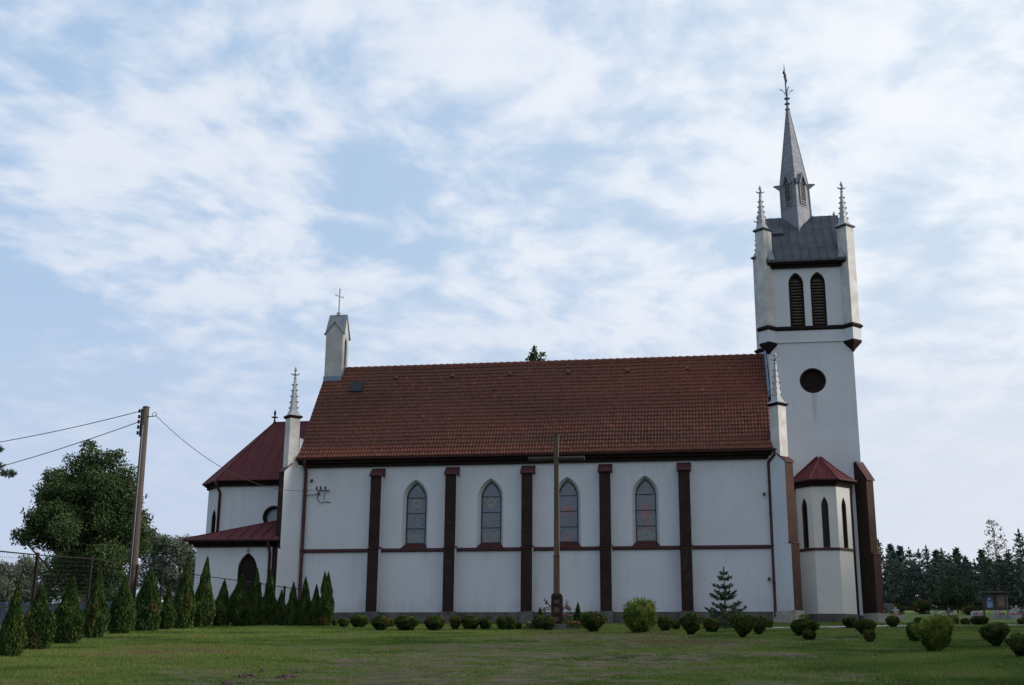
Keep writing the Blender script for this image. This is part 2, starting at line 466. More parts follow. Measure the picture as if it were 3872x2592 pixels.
def build_ground():
    xs = np.concatenate([[-2500, -1200, -600, -300, -150, -80, -50, -35, -26], np.arange(-20, 40.01, 0.3), [44, 50, 60, 75, 100, 150, 300, 600, 1200, 2500]])
    ys = np.concatenate([[-2500, -1200, -600, -300, -150, -100, -80, -70, -62, -55, -50, -46], np.arange(-44, 3.01, 0.3), [5, 7, 9, 11, 13, 16, 20, 25, 30, 35, 40, 45, 50, 60, 70, 80, 100, 150, 300, 600, 1200, 2500]])
    X, Y = np.meshgrid(xs, ys)
    Z = ground_z(X, Y)
    fine = sstep(X, -19, -17)*(1-sstep(X, 37, 39))*sstep(Y, -43, -41)*(1-sstep(Y, 0, 2))
    Z = Z+fine*0.035*(fbm(X*1.1, Y*1.1, 3)-0.5)
    ny, nx = X.shape
    idx = np.arange(nx*ny).reshape(ny, nx)
    fs = np.stack([idx[:-1, :-1], idx[:-1, 1:], idx[1:, 1:], idx[1:, :-1]], -1).reshape(-1, 4)
    me = bpy.data.meshes.new('ground')
    me.from_pydata(np.stack([X, Y, Z], -1).reshape(-1, 3).tolist(), [], fs.tolist())
    at = me.attributes.new('dry', 'FLOAT', 'POINT')
    at.data.foreach_set('value', patchiness(X, Y).reshape(-1).astype(np.float32))
    m, nt, b = new_mat('lawn_soil')
    N, L = nt.nodes, nt.links
    a = N.new('ShaderNodeAttribute'); a.attribute_name = 'dry'
    g = N.new('ShaderNodeNewGeometry')
    n1 = N.new('ShaderNodeTexNoise'); n1.inputs['Scale'].default_value = 1.7; n1.inputs['Detail'].default_value = 10; n1.inputs['Roughness'].default_value = 0.75
    L.new(g.outputs['Position'], n1.inputs['Vector'])
    n2 = N.new('ShaderNodeTexNoise'); n2.inputs['Scale'].default_value = 0.35; n2.inputs['Detail'].default_value = 5
    L.new(g.outputs['Position'], n2.inputs['Vector'])
    lush = N.new('ShaderNodeMix'); lush.data_type = 'RGBA'
    lush.inputs[6].default_value = (0.058, 0.092, 0.023, 1); lush.inputs[7].default_value = (0.110, 0.155, 0.038, 1)
    L.new(n2.outputs['Fac'], lush.inputs[0])
    dry = N.new('ShaderNodeMix'); dry.data_type = 'RGBA'
    dry.inputs[6].default_value = (0.034, 0.026, 0.017, 1); dry.inputs[7].default_value = (0.175, 0.140, 0.095, 1)
    mr1 = N.new('ShaderNodeMapRange'); mr1.inputs[1].default_value, mr1.inputs[2].default_value = 0.34, 0.66
    L.new(n1.outputs['Fac'], mr1.inputs[0]); L.new(mr1.outputs[0], dry.inputs[0])
    mx = N.new('ShaderNodeMix'); mx.data_type = 'RGBA'
    L.new(a.outputs['Fac'], mx.inputs[0]); L.new(lush.outputs[2], mx.inputs[6]); L.new(dry.outputs[2], mx.inputs[7])
    L.new(mx.outputs[2], b.inputs['Base Color'])
    b.inputs['Roughness'].default_value = 1.0; b.inputs['Specular IOR Level'].default_value = 0.1
    bp = N.new('ShaderNodeBump'); bp.inputs['Strength'].default_value = 0.8; bp.inputs['Distance'].default_value = 0.06
    L.new(n1.outputs['Fac'], bp.inputs['Height']); L.new(bp.outputs[0], b.inputs['Normal'])
    me.materials.append(m)
    me.polygons.foreach_set('use_smooth', [True]*len(me.polygons))
    o = bpy.data.objects.new('ground', me); COL.objects.link(o)
    tag(o, 'grassy lawn sloping up to the church with dry mown patches', 'lawn', kind='structure')
build_ground()

def build_path():
    mb = MB()
    for (x0, x1, yc, w) in ((15.5, 40, -8.8, 1.3),):
        n = 60
        for i in range(n):
            a, b = x0+(x1-x0)*i/n, x0+(x1-x0)*(i+1)/n
            y, y2 = (-9.9+0.5*min(t-16, 8)+0.22*max(0, t-24) for t in (a, b))
            q = [(a, y), (b, y2), (b, y2+w), (a, y+w)]
            mb.add([(p[0], p[1], gz(*p)+0.035) for p in q]+[(p[0], p[1], gz(*p)-0.1) for p in q],
                   [(0, 1, 2, 3), (0, 1, 5, 4), (2, 3, 7, 6)])
    tag(mb.build('path', 'path'), 'pale narrow concrete path crossing the lawn in front of the tower', 'path', kind='structure')
    mb = MB()
    for (x, y, l) in ((16.6, -22.6, 0.9), (17.7, -22.7, 0.8), (20.6, -32.6, 0.7)):
        mb.box(x, x+l, y, y+0.25, gz(x, y)-0.1, gz(x, y)+0.05)
    tag(mb.build('kerb_edging', 'kerb'), 'pale stone edging strip half sunk in the lawn among the shrubs', 'kerb', kind='structure')
build_path()

# ------------------------------------------------------------------ church
XL, XR = -7.95, 16.95                # nave ends
RY, RZ = 4.05, 14.84                 # nave ridge
EY, EZ = -0.45, 8.78                 # nave eave edge
SL = (RZ-EZ)/(RY-EY)
WT = 8.42                            # wall top under the cornice
church = empty('church', (4.5, 4.0, 0.25), 'white rendered church with brown buttresses, red tiled roof and slender west tower', 'church')
def part(mb, name, m, parent=church, label=None, smooth=False):
    return mb.build(name, m, parent, label, wc=(parent is church), smooth=smooth)

BX = [-3.84+4*i for i in range(5)]; BW = 0.575
WX = [-1.53, 2.46, 6.47, 10.46]

def nave():
    mb = MB()
    f = plane_f((0, 0), (1, 0), (0, -1))
    outer = [(XL, 0.78), (XR, 0.78), (XR, WT), (XL, WT)]
    ho = [arch(x, 1.36, 4.02, 6.60, 7.64) for x in WX]
    hi = [arch(x, 1.05, 4.30, 6.60, 7.50) for x in WX]
    holed(mb, outer, ho, f, 0.30, hi)
    mb.box(XL, XR, 8.1, 8.4, 0.78, WT)                     # north wall
    D = 8.1
    for x, d in ((XL, 1), (XR, -1)):                       # gable walls
        g = [(x, 0.002, 0.78), (x, D-0.002, 0.78), (x, D-0.002, WT), (x, RY, RZ-0.25), (x, 0.002, WT)]
        mb.prism(g, (0.25*d, 0, 0))
    wall = part(mb, 'nave_wall', 'plaster')
    # plinth
    mb = MB()
    mb.box(XL-0.1, XR+0.1, -0.10, 8.5, -0.6, 0.80)
    for x in BX: mb.box(x-0.06, x+BW+0.06, -0.70, -0.10, -0.6, 0.805)
    part(mb, 'plinth', 'stone')
    # string course, broken by the buttresses
    mb = MB()
    xs = [XL+0.2]+[v for x in BX for v in (x, x+BW)]+[XR-0.15]
    for a, b in zip(xs[0::2], xs[1::2]):
        mb.prism([(a, 0, 3.86), (a, -0.09, 3.88), (a, -0.10, 3.95), (a, 0, 4.06)], (b-a, 0, 0))
    part(mb, 'string_course', 'pipe')
    # cornice
    mb = MB()
    mb.box(XL, XR, -0.16, 0.05, WT-0.06, 8.56)
    mb.box(XL-0.02, XR+0.02, -0.34, 0.05, 8.56, 8.74)
    part(mb, 'cornice', 'wood')
    mb = MB()                                              # half-round gutter
    pr = [(-0.56, 8.80), (-0.55, 8.73), (-0.50, 8.69), (-0.44, 8.69), (-0.39, 8.73), (-0.38, 8.80)]
    mb.prism([(XL-0.05, y, z) for y, z in pr], (XR-XL+0.45, 0, 0))
    part(mb, 'gutter', 'pipe')
    for x, side in ((XL+0.43, -1), (XR-0.26, 1)):
        mb = MB()
        xt = x+(0.30 if side > 0 else 0.0)
        mb.tube([(xt, -0.47, 8.72), (xt, -0.45, 8.5), (x, -0.16, 8.18), (x, -0.14, 7.9), (x, -0.14, 0.62), (x, -0.22, 0.55)], 0.085, 10)
        for z in (7.2, 5.6, 4.0, 2.2): mb.tube([(x, -0.14, z-0.03), (x, -0.14, z+0.03)], 0.105, 10)
        part(mb, 'drainpipe', 'pipe', smooth=True)
    # windows
    for k, x in enumerate(WX): stained_window(k, x)
    # buttresses
    for x in BX:
        mb = MB()
        mb.box(x, x+BW, -0.50, 0.0, 4.10, 7.80)
        mb.box(x, x+BW, -0.58, 0.0, 0.80, 4.02)
        b = part(mb, 'buttress', 'plaster')
        q = MB()
        q.box(x-0.002, x+BW+0.002, -0.515, -0.50, 4.10, 7.80)
        q.box(x-0.002, x+BW+0.002, -0.595, -0.58, 0.805, 4.02)
        part(q, 'painted_front', 'brown', b)
        c = MB()
        c.hexa([(x-0.07, -0.62, 7.78), (x+BW+0.07, -0.62, 7.78), (x+BW+0.07, 0, 7.80), (x-0.07, 0, 7.80),
                (x-0.07, -0.62, 7.83), (x+BW+0.07, -0.62, 7.83), (x+BW+0.07, 0, 8.27), (x-0.07, 0, 8.27)])
        part(c, 'cap', 'redcap', b); c = MB()
        c.hexa([(x-0.02, -0.64, 4.00), (x+BW+0.02, -0.64, 4.00), (x+BW+0.02, -0.02, 4.02), (x-0.02, -0.02, 4.02),
                (x-0.02, -0.64, 4.03), (x+BW+0.02, -0.64, 4.03), (x+BW+0.02, -0.02, 4.14), (x-0.02, -0.02, 4.14)])
        part(c, 'offset_cap', 'redcap', b)

def glass_mat():
    m = tint_mat('stained_glass', (0.034, 0.050, 0.085), (0.075, 0.092, 0.12), 0.10, 0.5,
                 extra=[(0.30, (0.052, 0.072, 0.110)), (0.45, (0.05, 0.088, 0.092)), (0.60, (0.075, 0.060, 0.082)), (0.75, (0.15, 0.042, 0.040)), (0.88, (0.13, 0.112, 0.060))])
    for e in m.node_tree.nodes:
        if e.type == 'VALTORGB': e.color_ramp.interpolation = 'CONSTANT'
    nt = m.node_tree; N, L = nt.nodes, nt.links
    N['Principled BSDF'].inputs['IOR'].default_value = 1.72
    g = N.new('ShaderNodeNewGeometry'); n = N.new('ShaderNodeTexNoise')
    n.inputs['Scale'].default_value = 9; L.new(g.outputs['Position'], n.inputs['Vector'])
    bp = N.new('ShaderNodeBump'); bp.inputs['Strength'].default_value = 0.12; bp.inputs['Distance'].default_value = 0.02
    L.new(n.outputs['Fac'], bp.inputs['Height']); L.new(bp.outputs[0], N['Principled BSDF'].inputs['Normal'])
    return m
MT['glass'] = glass_mat()

def stained_window(k, xc):
    f = plane_f((0, 0), (1, 0), (0, -1))
    po = arch(xc, 1.05, 4.30, 6.60, 7.50); pi = arch(xc, 0.95, 4.36, 6.60, 7.43)
    fr = MB(); rim(fr, po, pi, f, 0.26, 0.34)
    for z in (5.10, 5.90, 6.71): fr.box(xc-0.5, xc+0.5, 0.27, 0.33, z-0.018, z+0.018)
    w = part(fr, 'stained_glass_window', 'iron')
    # leaded panes: jittered cells, each its own glass colour, clipped to the arch
    g = MB()
    nx, nz = 14, 46
    h = 3.2
    wd = lambda z: 0.5 if z < 6.6 else max(0.0, 0.5*(1-((z-6.6)/0.9)**1.55))
    rr = random.Random(20+k)
    J = [[((i+(rr.random()-0.5)*0.5*(0 < i < nx))/nx, 4.32+h*(j+(rr.random()-0.5)*0.5*(0 < j < nz))/nz) for i in range(nx+1)] for j in range(nz+1)]
    P = [[f(xc+(u*2-1)*wd(z), z, 0.31+0.006*rr.random()) for u, z in row] for row in J]
    for j in range(nz):
        for i in range(nx):
            u, z = (i+0.5)/nx, 4.32+h*(j+0.5)/nz
            x = (u*2-1)*0.5
            t = rr.choice([0.02, 0.05, 0.2, 0.32, 0.35, 0.35])
            dh = math.hypot(x, z-6.43)
            if 0.13 < dh < 0.23 and k < 2: t = 0.9
            elif dh < 0.12: t = 0.63
            elif 4.85 < z < 6.35 and abs(x) < 0.30-0.10*abs(z-5.6):
                if k < 2: t = rr.choice([0.32, 0.2, 0.62, 0.32])
                elif k == 2: t = 0.77 if (5.75 < z < 6.2) else rr.choice([0.05, 0.2, 0.62])
                else: t = rr.choice([0.77, 0.77, 0.62, 0.05]) if z < 6.0 else rr.choice([0.77, 0.62])
            elif z < 4.9 and k in (0, 1, 3): t = rr.choice([0.47, 0.5, 0.95, 0.32])
            elif k == 2 and z < 4.95 and abs(x) < 0.25: t = rr.choice([0.77, 0.62])
            g.add([P[j][i], P[j][i+1], P[j+1][i+1], P[j+1][i]], [(0, 1, 2, 3)], t)
    flat(fr2 := MB(), pi, f, 0.335); part(fr2, 'lead_backing', 'iron', w)
    part(g, 'glass', 'glass', w)
    s = MB()
    s.hexa([(xc-0.70, -0.10, 3.96), (xc+0.70, -0.10, 3.96), (xc+0.50, 0.30, 4.20), (xc-0.50, 0.30, 4.20),
            (xc-0.70, -0.10, 4.055), (xc+0.70, -0.10, 4.055), (xc+0.50, 0.30, 4.33), (xc-0.50, 0.30, 4.33)])
    part(s, 'sill', 'pipe', w)

MT['tile'] = tint_mat('clay_roof_tiles', (0.056, 0.031, 0.027), (0.26, 0.080, 0.047), 0.9, 0.12,
                      extra=[(0.35, (0.092, 0.044, 0.035)), (0.7, (0.157, 0.058, 0.040)), (0.9, (0.19, 0.058, 0.038))])

def tile_slope(mb, x0, x1, e, r, cols, rows, seed, cut=None):
    """pantiles laid on the slope from eave point e=(y,z) up to ridge r=(y,z)"""
    rs = np.random.default_rng(seed)
    ey, ez = e; ry, rz = r
    ln = math.hypot(ry-ey, rz-ez)
    ty, tz = (ry-ey)/ln, (rz-ez)/ln
    ny, nz = -abs(tz), abs(ty)
    if ry < ey: ny = abs(tz)
    SEG = 5
    prof = np.array([0.0, 0.036, 0.052, 0.038, 0.012])
    cw = (x1-x0)/cols
    for j in range(rows):
        a, b = ln*j/rows, ln*(j+1)/rows+0.02
        u = x0+cw*(np.arange(cols*SEG+1)/SEG)
        wav = np.tile(prof, cols+1)[:cols*SEG+1]
        jit = np.repeat(rs.normal(0, 0.004, cols+1), SEG)[:cols*SEG+1]
        sag = 0.02*np.sin(u*0.7+2)*math.sin(j*0.25)
        top, low = wav+0.050+jit+sag, wav+0.008+jit+sag
        n = len(u)
        dj = np.repeat(rs.normal(0, 0.006, cols+1), SEG)[:n]
        vs = []
        for i in range(n): vs.append((u[i], ey+ty*(a+dj[i])+ny*(top[i]-0.045), ez+tz*(a+dj[i])+nz*(top[i]-0.045)))
        for i in range(n): vs.append((u[i], ey+ty*(a+dj[i])+ny*top[i], ez+tz*(a+dj[i])+nz*top[i]))
        for i in range(n): vs.append((u[i], ey+ty*b+ny*low[i], ez+tz*b+nz*low[i]))
        base = len(mb.v); mb.v.extend(vs)
        xc = x0+cw*(np.arange(cols)+0.5)
        # weathering: broad blotches, mossy lower courses towards the east, redder west end
        t = 0.42+0.34*(fbm(xc*0.16+3, np.full(cols, j*0.20+1), 3)-0.5)+rs.normal(0, 0.055, cols)
        t += 0.22*sstep(xc, 9, 17)*(0.3+0.7*(j/rows))+0.10*sstep(xc, 3, 9)*(j/rows)+0.20*sstep(-xc, 4, 8)*(j/rows > 0.86)
        if j in (3, 4): t -= 0.10*(vnoise(xc*0.3, np.full(cols, 3.0)) > 0.35)
        if j in (0, 1): t += 0.13
        t += (rs.random(cols) > 0.985)*0.3
        t = np.clip(t, 0, 1)
        for i in range(n-1):
            c = t[min(i//SEG, cols-1)]
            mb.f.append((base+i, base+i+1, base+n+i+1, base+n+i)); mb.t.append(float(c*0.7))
            mb.f.append((base+n+i, base+n+i+1, base+2*n+i+1, base+2*n+i)); mb.t.append(float(c))

def nave_roof():
    mb = MB()
    tile_slope(mb, XL-0.02, XR-0.02, (EY-0.03, EZ+0.02), (RY, RZ), 150, 25, 3)
    for i in range(62):                                     # ridge tiles, each lapping the next
        a = XL+0.85+(XR-XL-0.9)*i/62; b = a+(XR-XL-0.9)/62+0.04
        ring = lambda x, r: [(x, RY+r*math.cos(t), RZ-0.04+r*1.0*math.sin(t)) for t in np.linspace(-0.5, math.pi+0.5, 8)]
        n0 = len(mb.f); mb.loft([ring(a, 0.17), ring(b, 0.125)]); mb.t.extend([0.45+0.3*random.random()]*(len(mb.f)-n0))
    o = mb.build('tiled_roof', 'tile', church, wc=True)
    under = MB()                                            # boarding and north slope
    under.prism([(XL, EY+0.03, EZ-0.03), (XL, RY, RZ-0.06), (XL, 2*RY-EY, EZ-0.03), (XL, 2*RY-EY-0.2, EZ-0.25), (XL, RY, RZ-0.35), (XL, EY+0.2, EZ-0.20)], (XR-XL-0.04, 0, 0))
    part(under, 'roof_boarding', 'wood', o)
    for x in (-3.66, -0.4, 2.87, 6.18, 9.45, 12.73):        # vent tiles near the ridge
        v = MB(); y = 3.45; z = EZ+SL*(y-EY)
        v.lathe((x, y-0.10, z+0.0), [(0.13, -0.03), (0.12, 0.06), (0.06, 0.13), (0.01, 0.15)], 8)
        part(v, 'roof_vent', mat('vent_clay', (0.12, 0.05, 0.04)) if 'vent' not in MT else MT['vent'], o)
    s = MB(); y0, y1 = 2.72, 3.22
    z0, z1 = EZ+SL*(y0-EY), EZ+SL*(y1-EY)
    s.hexa([(-6.15, y0-0.02, z0+0.02), (-5.45, y0-0.02, z0+0.02), (-5.45, y1, z1+0.02), (-6.15, y1, z1+0.02),
            (-6.15, y0-0.14, z0+0.12), (-5.45, y0-0.14, z0+0.12), (-5.45, y1-0.12, z1+0.12), (-6.15, y1-0.12, z1+0.12)])
    sk = part(s, 'skylight', 'skylight', o)
    q = MB(); q.hexa([(-6.08, y0-0.13, z0+0.15), (-5.52, y0-0.13, z0+0.15), (-5.52, y1-0.15, z1+0.08), (-6.08, y1-0.15, z1+0.08),
            (-6.08, y0-0.14, z0+0.16), (-5.52, y0-0.14, z0+0.16), (-5.52, y1-0.16, z1+0.09), (-6.08, y1-0.16, z1+0.09)])
    # flashing where the roof meets the tower
    g = MB()
    ya, yb = 1.95, RY
    za, zb = EZ+SL*(ya-EY), EZ+SL*(yb-EY)
    g.hexa([(XR-0.05, ya, za), (XR+0.06, ya, za), (XR+0.06, yb, zb), (XR-0.05, yb, zb), (XR-0.05, ya-0.08, za+0.32), (XR+0.06, ya-0.08, za+0.40), (XR+0.06, yb, zb+0.40), (XR-0.05, yb, zb+0.30)])
    part(g, 'flashing', 'lead', o)
    for x, d in ((XL, 1), (XR, -1)):
        g = MB(); g.hexa([(x, -0.42, EZ-0.02), (x+0.42*d, -0.42, EZ-0.02), (x+0.02*d, 0.25, EZ+SL*0.7), (x, 0.25, EZ+SL*0.7),
                (x, -0.46, EZ+0.06), (x+0.36*d, -0.46, EZ+0.06), (x+0.02*d, 0.20, EZ+SL*0.7+0.10), (x, 0.20, EZ+SL*0.7+0.10)])
        part(g, 'flashing', 'lead', o)
    r = MB(); z = 0.28                                      # snow guard rail over the eave
    pts = [(x, EY+1.0, EZ+SL*1.0+0.12) for x in (XL+0.5, XR-0.6)]
    # white kneeler of the east gable beside the pinnacle
    k = MB(); k.prism([(XL-0.10, y, z) for y, z in ((-0.32, 8.8), (-0.32, 9.95), (0.15, 9.98), (0.36, EZ+SL*0.81+0.10), (0.38, EZ+SL*0.83-0.15), (-0.30, 8.95))], (0.16, 0, 0))
    part(k, 'gable_kneeler', 'plaster', church)

def rot_square(cx, cy, r):
    return [(cx, cy-r), (cx+r, cy), (cx, cy+r), (cx-r, cy)]

def pinnacle(parent, cx, cy, r, z0, z1, m='zinc_light', name='pinnacle'):
    """flared square spirelet turned by 45 degrees, crockets on its four arrises, finial"""
    mb = MB()
    H = z1-z0
    prof = [(r+0.13, 0.0), (r+0.06, 0.05), (r-0.06, 0.12), (r*0.62, 0.30), (r*0.55, 0.36), (r*0.16, H*0.76)]
    mb.loft([[(x, y, z0+z) for x, y in rot_square(cx, cy, q)] for q, z in prof])
    for k in range(5):                                      # crockets
        z = 0.42+(H*0.76-0.42)*(k+0.15)/5.2
        q = r*0.55+(r*0.16-r*0.55)*(z-0.36)/(H*0.76-0.36)
        for a, b in ((1, 0), (-1, 0), (0, 1), (0, -1)):
            x, y = cx+a*(q+0.015), cy+b*(q+0.015)
            mb.lathe((x+0.015*a, y+0.015*b, z0+z), [(0.012, -0.05), (0.04, -0.02), (0.048, 0.02), (0.015, 0.055)], 6)
    o = mb.build(name, m, parent, smooth=False)
    if parent is church: o.location = -church.location
    f = MB()
    t = z0+H*0.76
    f.lathe((cx, cy, t), [(r*0.17, -0.02), (r*0.22, 0.04), (r*0.14, 0.09), (r*0.12, H*0.06)], 8)
    f.lathe((cx, cy, t), [(0.045, H*0.06), (0.11, H*0.07), (0.115, H*0.082), (0.04, H*0.10)], 8)
    for k in range(4):                                      # leaf collar
        a = k*math.pi/2+0.2
        dx, dy = math.cos(a), math.sin(a)
        f.tube([(cx+dx*0.05, cy+dy*0.05, t+H*0.075), (cx+dx*0.14, cy+dy*0.14, t+H*0.085), (cx+dx*0.21, cy+dy*0.21, t+H*0.10), (cx+dx*0.23, cy+dy*0.23, t+H*0.118)], [0.025, 0.038, 0.034, 0.010], 6)
    f.lathe((cx, cy, t), [(0.035, H*0.10), (0.032, H*0.13), (0.088, H*0.172), (0.055, H*0.205), (0.006, H*0.25)], 6)
    q = f.build('finial', m, o if parent is church else parent)
    return o

def corner_buttress(C, d, L1, L2, k, capz, pin=True, front='brown', side='plaster', wid=BW, foot=None, stepz=4.08):
    d = Vector((d[0], d[1])).normalized(); n = Vector((-d.y, d.x)); h = wid/2
    C = Vector(C)
    def pt(l, w, z): p = C+d*l+n*w; return (p.x, p.y, z)
    mb = MB()
    bk = max(0.0, k+0.2) if pin else -0.12
    mb.hexa([pt(bk, -h, stepz-0.06), pt(L1, -h, stepz-0.06), pt(L1, h, stepz-0.06), pt(bk, h, stepz-0.06), pt(bk, -h, capz[0]-0.04), pt(L1, -h, capz[1]-0.02), pt(L1, h, capz[1]-0.02), pt(bk, h, capz[0]-0.04)])
    mb.hexa([pt(-0.3, -h+0.002, stepz-0.06), pt(bk, -h+0.002, stepz-0.06), pt(bk, h-0.002, stepz-0.06), pt(-0.3, h-0.002, stepz-0.06), pt(-0.3, -h+0.002, capz[0]-0.06), pt(bk, -h+0.002, capz[0]-0.06), pt(bk, h-0.002, capz[0]-0.06), pt(-0.3, h-0.002, capz[0]-0.06)])
    mb.hexa([pt(-0.3, -h, 0.8), pt(L2, -h, 0.8), pt(L2, h, 0.8), pt(-0.3, h, 0.8), pt(-0.3, -h, stepz-0.05), pt(L2, -h, stepz-0.05), pt(L2, h, stepz-0.05), pt(-0.3, h, stepz-0.05)])
    b = part(mb, 'corner_buttress', side)
    q = MB()
    for (l, za, zb) in ((L1, stepz, capz[1]-0.02), (L2, 0.8, stepz-0.05)):
        q.hexa([pt(l, -h-0.002, za), pt(l+0.015, -h-0.002, za), pt(l+0.015, h+0.002, za), pt(l, h+0.002, za), pt(l, -h-0.002, zb), pt(l+0.015, -h-0.002, zb), pt(l+0.015, h+0.002, zb), pt(l, h+0.002, zb)])
    part(q, 'painted_front', front, b)
    c = MB(); e = h+0.05
    c.hexa([pt(bk, -e, capz[0]-0.07), pt(L1+0.09, -e, capz[1]-0.05), pt(L1+0.09, e, capz[1]-0.05), pt(bk, e, capz[0]-0.07),
            pt(bk, -e, capz[0]), pt(L1+0.09, -e, capz[1]+0.02), pt(L1+0.09, e, capz[1]+0.02), pt(bk, e, capz[0])])
    part(c, 'cap', 'redcap', b)
    c = MB(); e = h+0.015
    b0 = L1-0.02
    c.hexa([pt(b0, -e, stepz-0.07), pt(L2+0.06, -e, stepz-0.07), pt(L2+0.06, e, stepz-0.07), pt(b0, e, stepz-0.07),
            pt(b0, -e, stepz+0.06), pt(L2+0.06, -e, stepz-0.04), pt(L2+0.06, e, stepz-0.04), pt(b0, e, stepz+0.06)])
    part(c, 'offset_cap', 'redcap', b)
    p = MB(); e = h+0.06
    p.hexa([pt(-0.2, -e, -0.6), pt(L2+0.09, -e, -0.6), pt(L2+0.09, e, -0.6), pt(-0.2, e, -0.6), pt(-0.2, -e, 0.803), pt(L2+0.09, -e, 0.803), pt(L2+0.09, e, 0.803), pt(-0.2, e, 0.803)])
    part(p, 'plinth', foot or 'stone', b)
    if pin:
        cx, cy = C.x+d.x*k*1.414, C.y+d.y*k*1.414
        s = MB(); s.loft([[(x, y, z) for x, y in rot_square(cx, cy, 0.41)] for z in (8.3, 11.0)])
        pr = part(s, 'corner_pier', 'pier_plaster', church)
        s = MB(); s.loft([[(x, y, z) for x, y in rot_square(cx, cy, q)] for q, z in ((0.42, 10.98), (0.55, 11.06), (0.55, 11.13))])
        part(s, 'pier_cap', 'wood', pr)
        pinnacle(church, cx, cy, 0.41, 11.13, 13.88)

nave(); nave_roof()
corner_buttress((XL, 0.0), (-1, -1), 1.0, 1.12, 0.377, (8.56, 8.08))
corner_buttress((XR, 0.0), (1, -1), 0.98, 1.12, 0.30, (8.56, 8.10), front='brown_lit', foot='pale_stone')  # sunward front wears the lit brown

# ---- bell cote on the east gable
def bell_cote():
    x0, x1, y0, y1 = -7.92, -6.92, 3.50, 4.60
    zt = 16.84; rz = 18.10; ym = (y0+y1)/2
    mb = MB()
    f = plane_f((x1, 0), (0, 1), (1, 0))
    holed(mb, [(y0, 13.4), (y1, 13.4), (y1, zt), (ym, rz-0.1), (y0, zt)], [arch(ym, 0.46, 15.05, 16.2, 16.72)], f, 0.28)
    flat(mb, arch(ym, 0.46, 15.05, 16.2, 16.72), f, 0.28)
    mb.prism([(x0, y0-0.10, 13.2), (x1, y0-0.10, 13.2), (x1, y0-0.10, zt), ((x0+x1)/2, y0-0.10, 17.46), (x0, y0-0.10, zt)], (0, 0.10, 0))
    mb.add([(x0, y0, 13.4), (x0, y1, 13.4), (x0, y1, zt), (x0, ym, rz-0.1), (x0, y0, zt)], [(0, 1, 2, 3, 4)])
    mb.add([(x0, y1, 13.4), (x1, y1, 13.4), (x1, y1, zt), (x0, y1, zt)], [(0, 1, 2, 3)])
    b = part(mb, 'bell_cote', 'cote_plaster')
    q = MB()
    e = 0.09
    def sheet(pts, t=0.05):
        a = [Vector(p) for p in pts]; n = (a[1]-a[0]).cross(a[2]-a[0]).normalized()
        if n.z < 0: n = -n
        q.prism([tuple(p) for p in a], n*t)
    sheet([(x0-e, y0+0.0, zt-0.02), (x1+e, y0+0.0, zt-0.02), (x1+e-0.06, ym, rz), (x0-e+0.06, ym, rz)])
    sheet([(x0-e, y1+e, zt-0.12), (x1+e, y1+e, zt-0.12), (x1+e-0.06, ym, rz), (x0-e+0.06, ym, rz)])
    xm = (x0+x1)/2                                           # little gable to the front
    sheet([(x0-e, y0-0.16, zt-0.10), (xm, y0-0.16, 17.50), (xm, y0+0.26, 17.50), (x0-e, y0+0.02, zt-0.10)])
    sheet([(x1+e, y0-0.16, zt-0.10), (xm, y0-0.16, 17.50), (xm, y0+0.26, 17.50), (x1+e, y0+0.02, zt-0.10)])
    part(q, 'cote_roof', 'zinc_mid', b)
    v = MB(); v.add([(x0-e+0.06, y0-e-0.025, zt-0.05), (xm, y0-e-0.025, 17.5), (xm, y0-e-0.025, 17.40), (x0+0.04, y0-e-0.025, zt-0.10)], [(0, 1, 2, 3)])
    l = MB()
    for i in range(9): l.hexa([(x1-0.26, ym-0.23, 15.1+i*0.17), (x1-0.12, ym-0.23, 15.04+i*0.17), (x1-0.12, ym+0.23, 15.04+i*0.17), (x1-0.26, ym+0.23, 15.1+i*0.17), (x1-0.26, ym-0.23, 15.13+i*0.17), (x1-0.12, ym-0.23, 15.07+i*0.17), (x1-0.12, ym+0.23, 15.07+i*0.17), (x1-0.26, ym+0.23, 15.13+i*0.17)])
    part(l, 'louvre', 'wood', b)
    s = MB()
    zz = EZ+SL*(y0-EY)
    s.box(x0-0.03, x1+0.03, y0-0.16, y0-0.106, zz-0.30, zz+0.16)
    s.hexa([(x1+0.004, y0-0.05, zz-0.1), (x1+0.05, y0-0.05, zz-0.1), (x1+0.05, ym, RZ-0.1), (x1+0.004, ym, RZ-0.1), (x1+0.004, y0-0.05, zz+0.28), (x1+0.05, y0-0.05, zz+0.28), (x1+0.05, ym, RZ+0.3), (x1+0.004, ym, RZ+0.3)])
    part(s, 'flashing', 'lead', b)
    c = MB()
    c.box(xm-0.10, xm+0.10, ym-0.10, ym+0.10, rz-0.02, rz+0.16)
    c.tube([(xm, ym, rz+0.1), (xm, ym, 19.75)], 0.042, 8)
    a = R(62); dx, dy = math.cos(a)*0.34, math.sin(a)*0.34
    c.tube([(xm-dx, ym-dy, 19.28), (xm+dx, ym+dy, 19.28)], 0.04, 8)
    part(c, 'roof_cross', 'white_stone', b)
bell_cote()

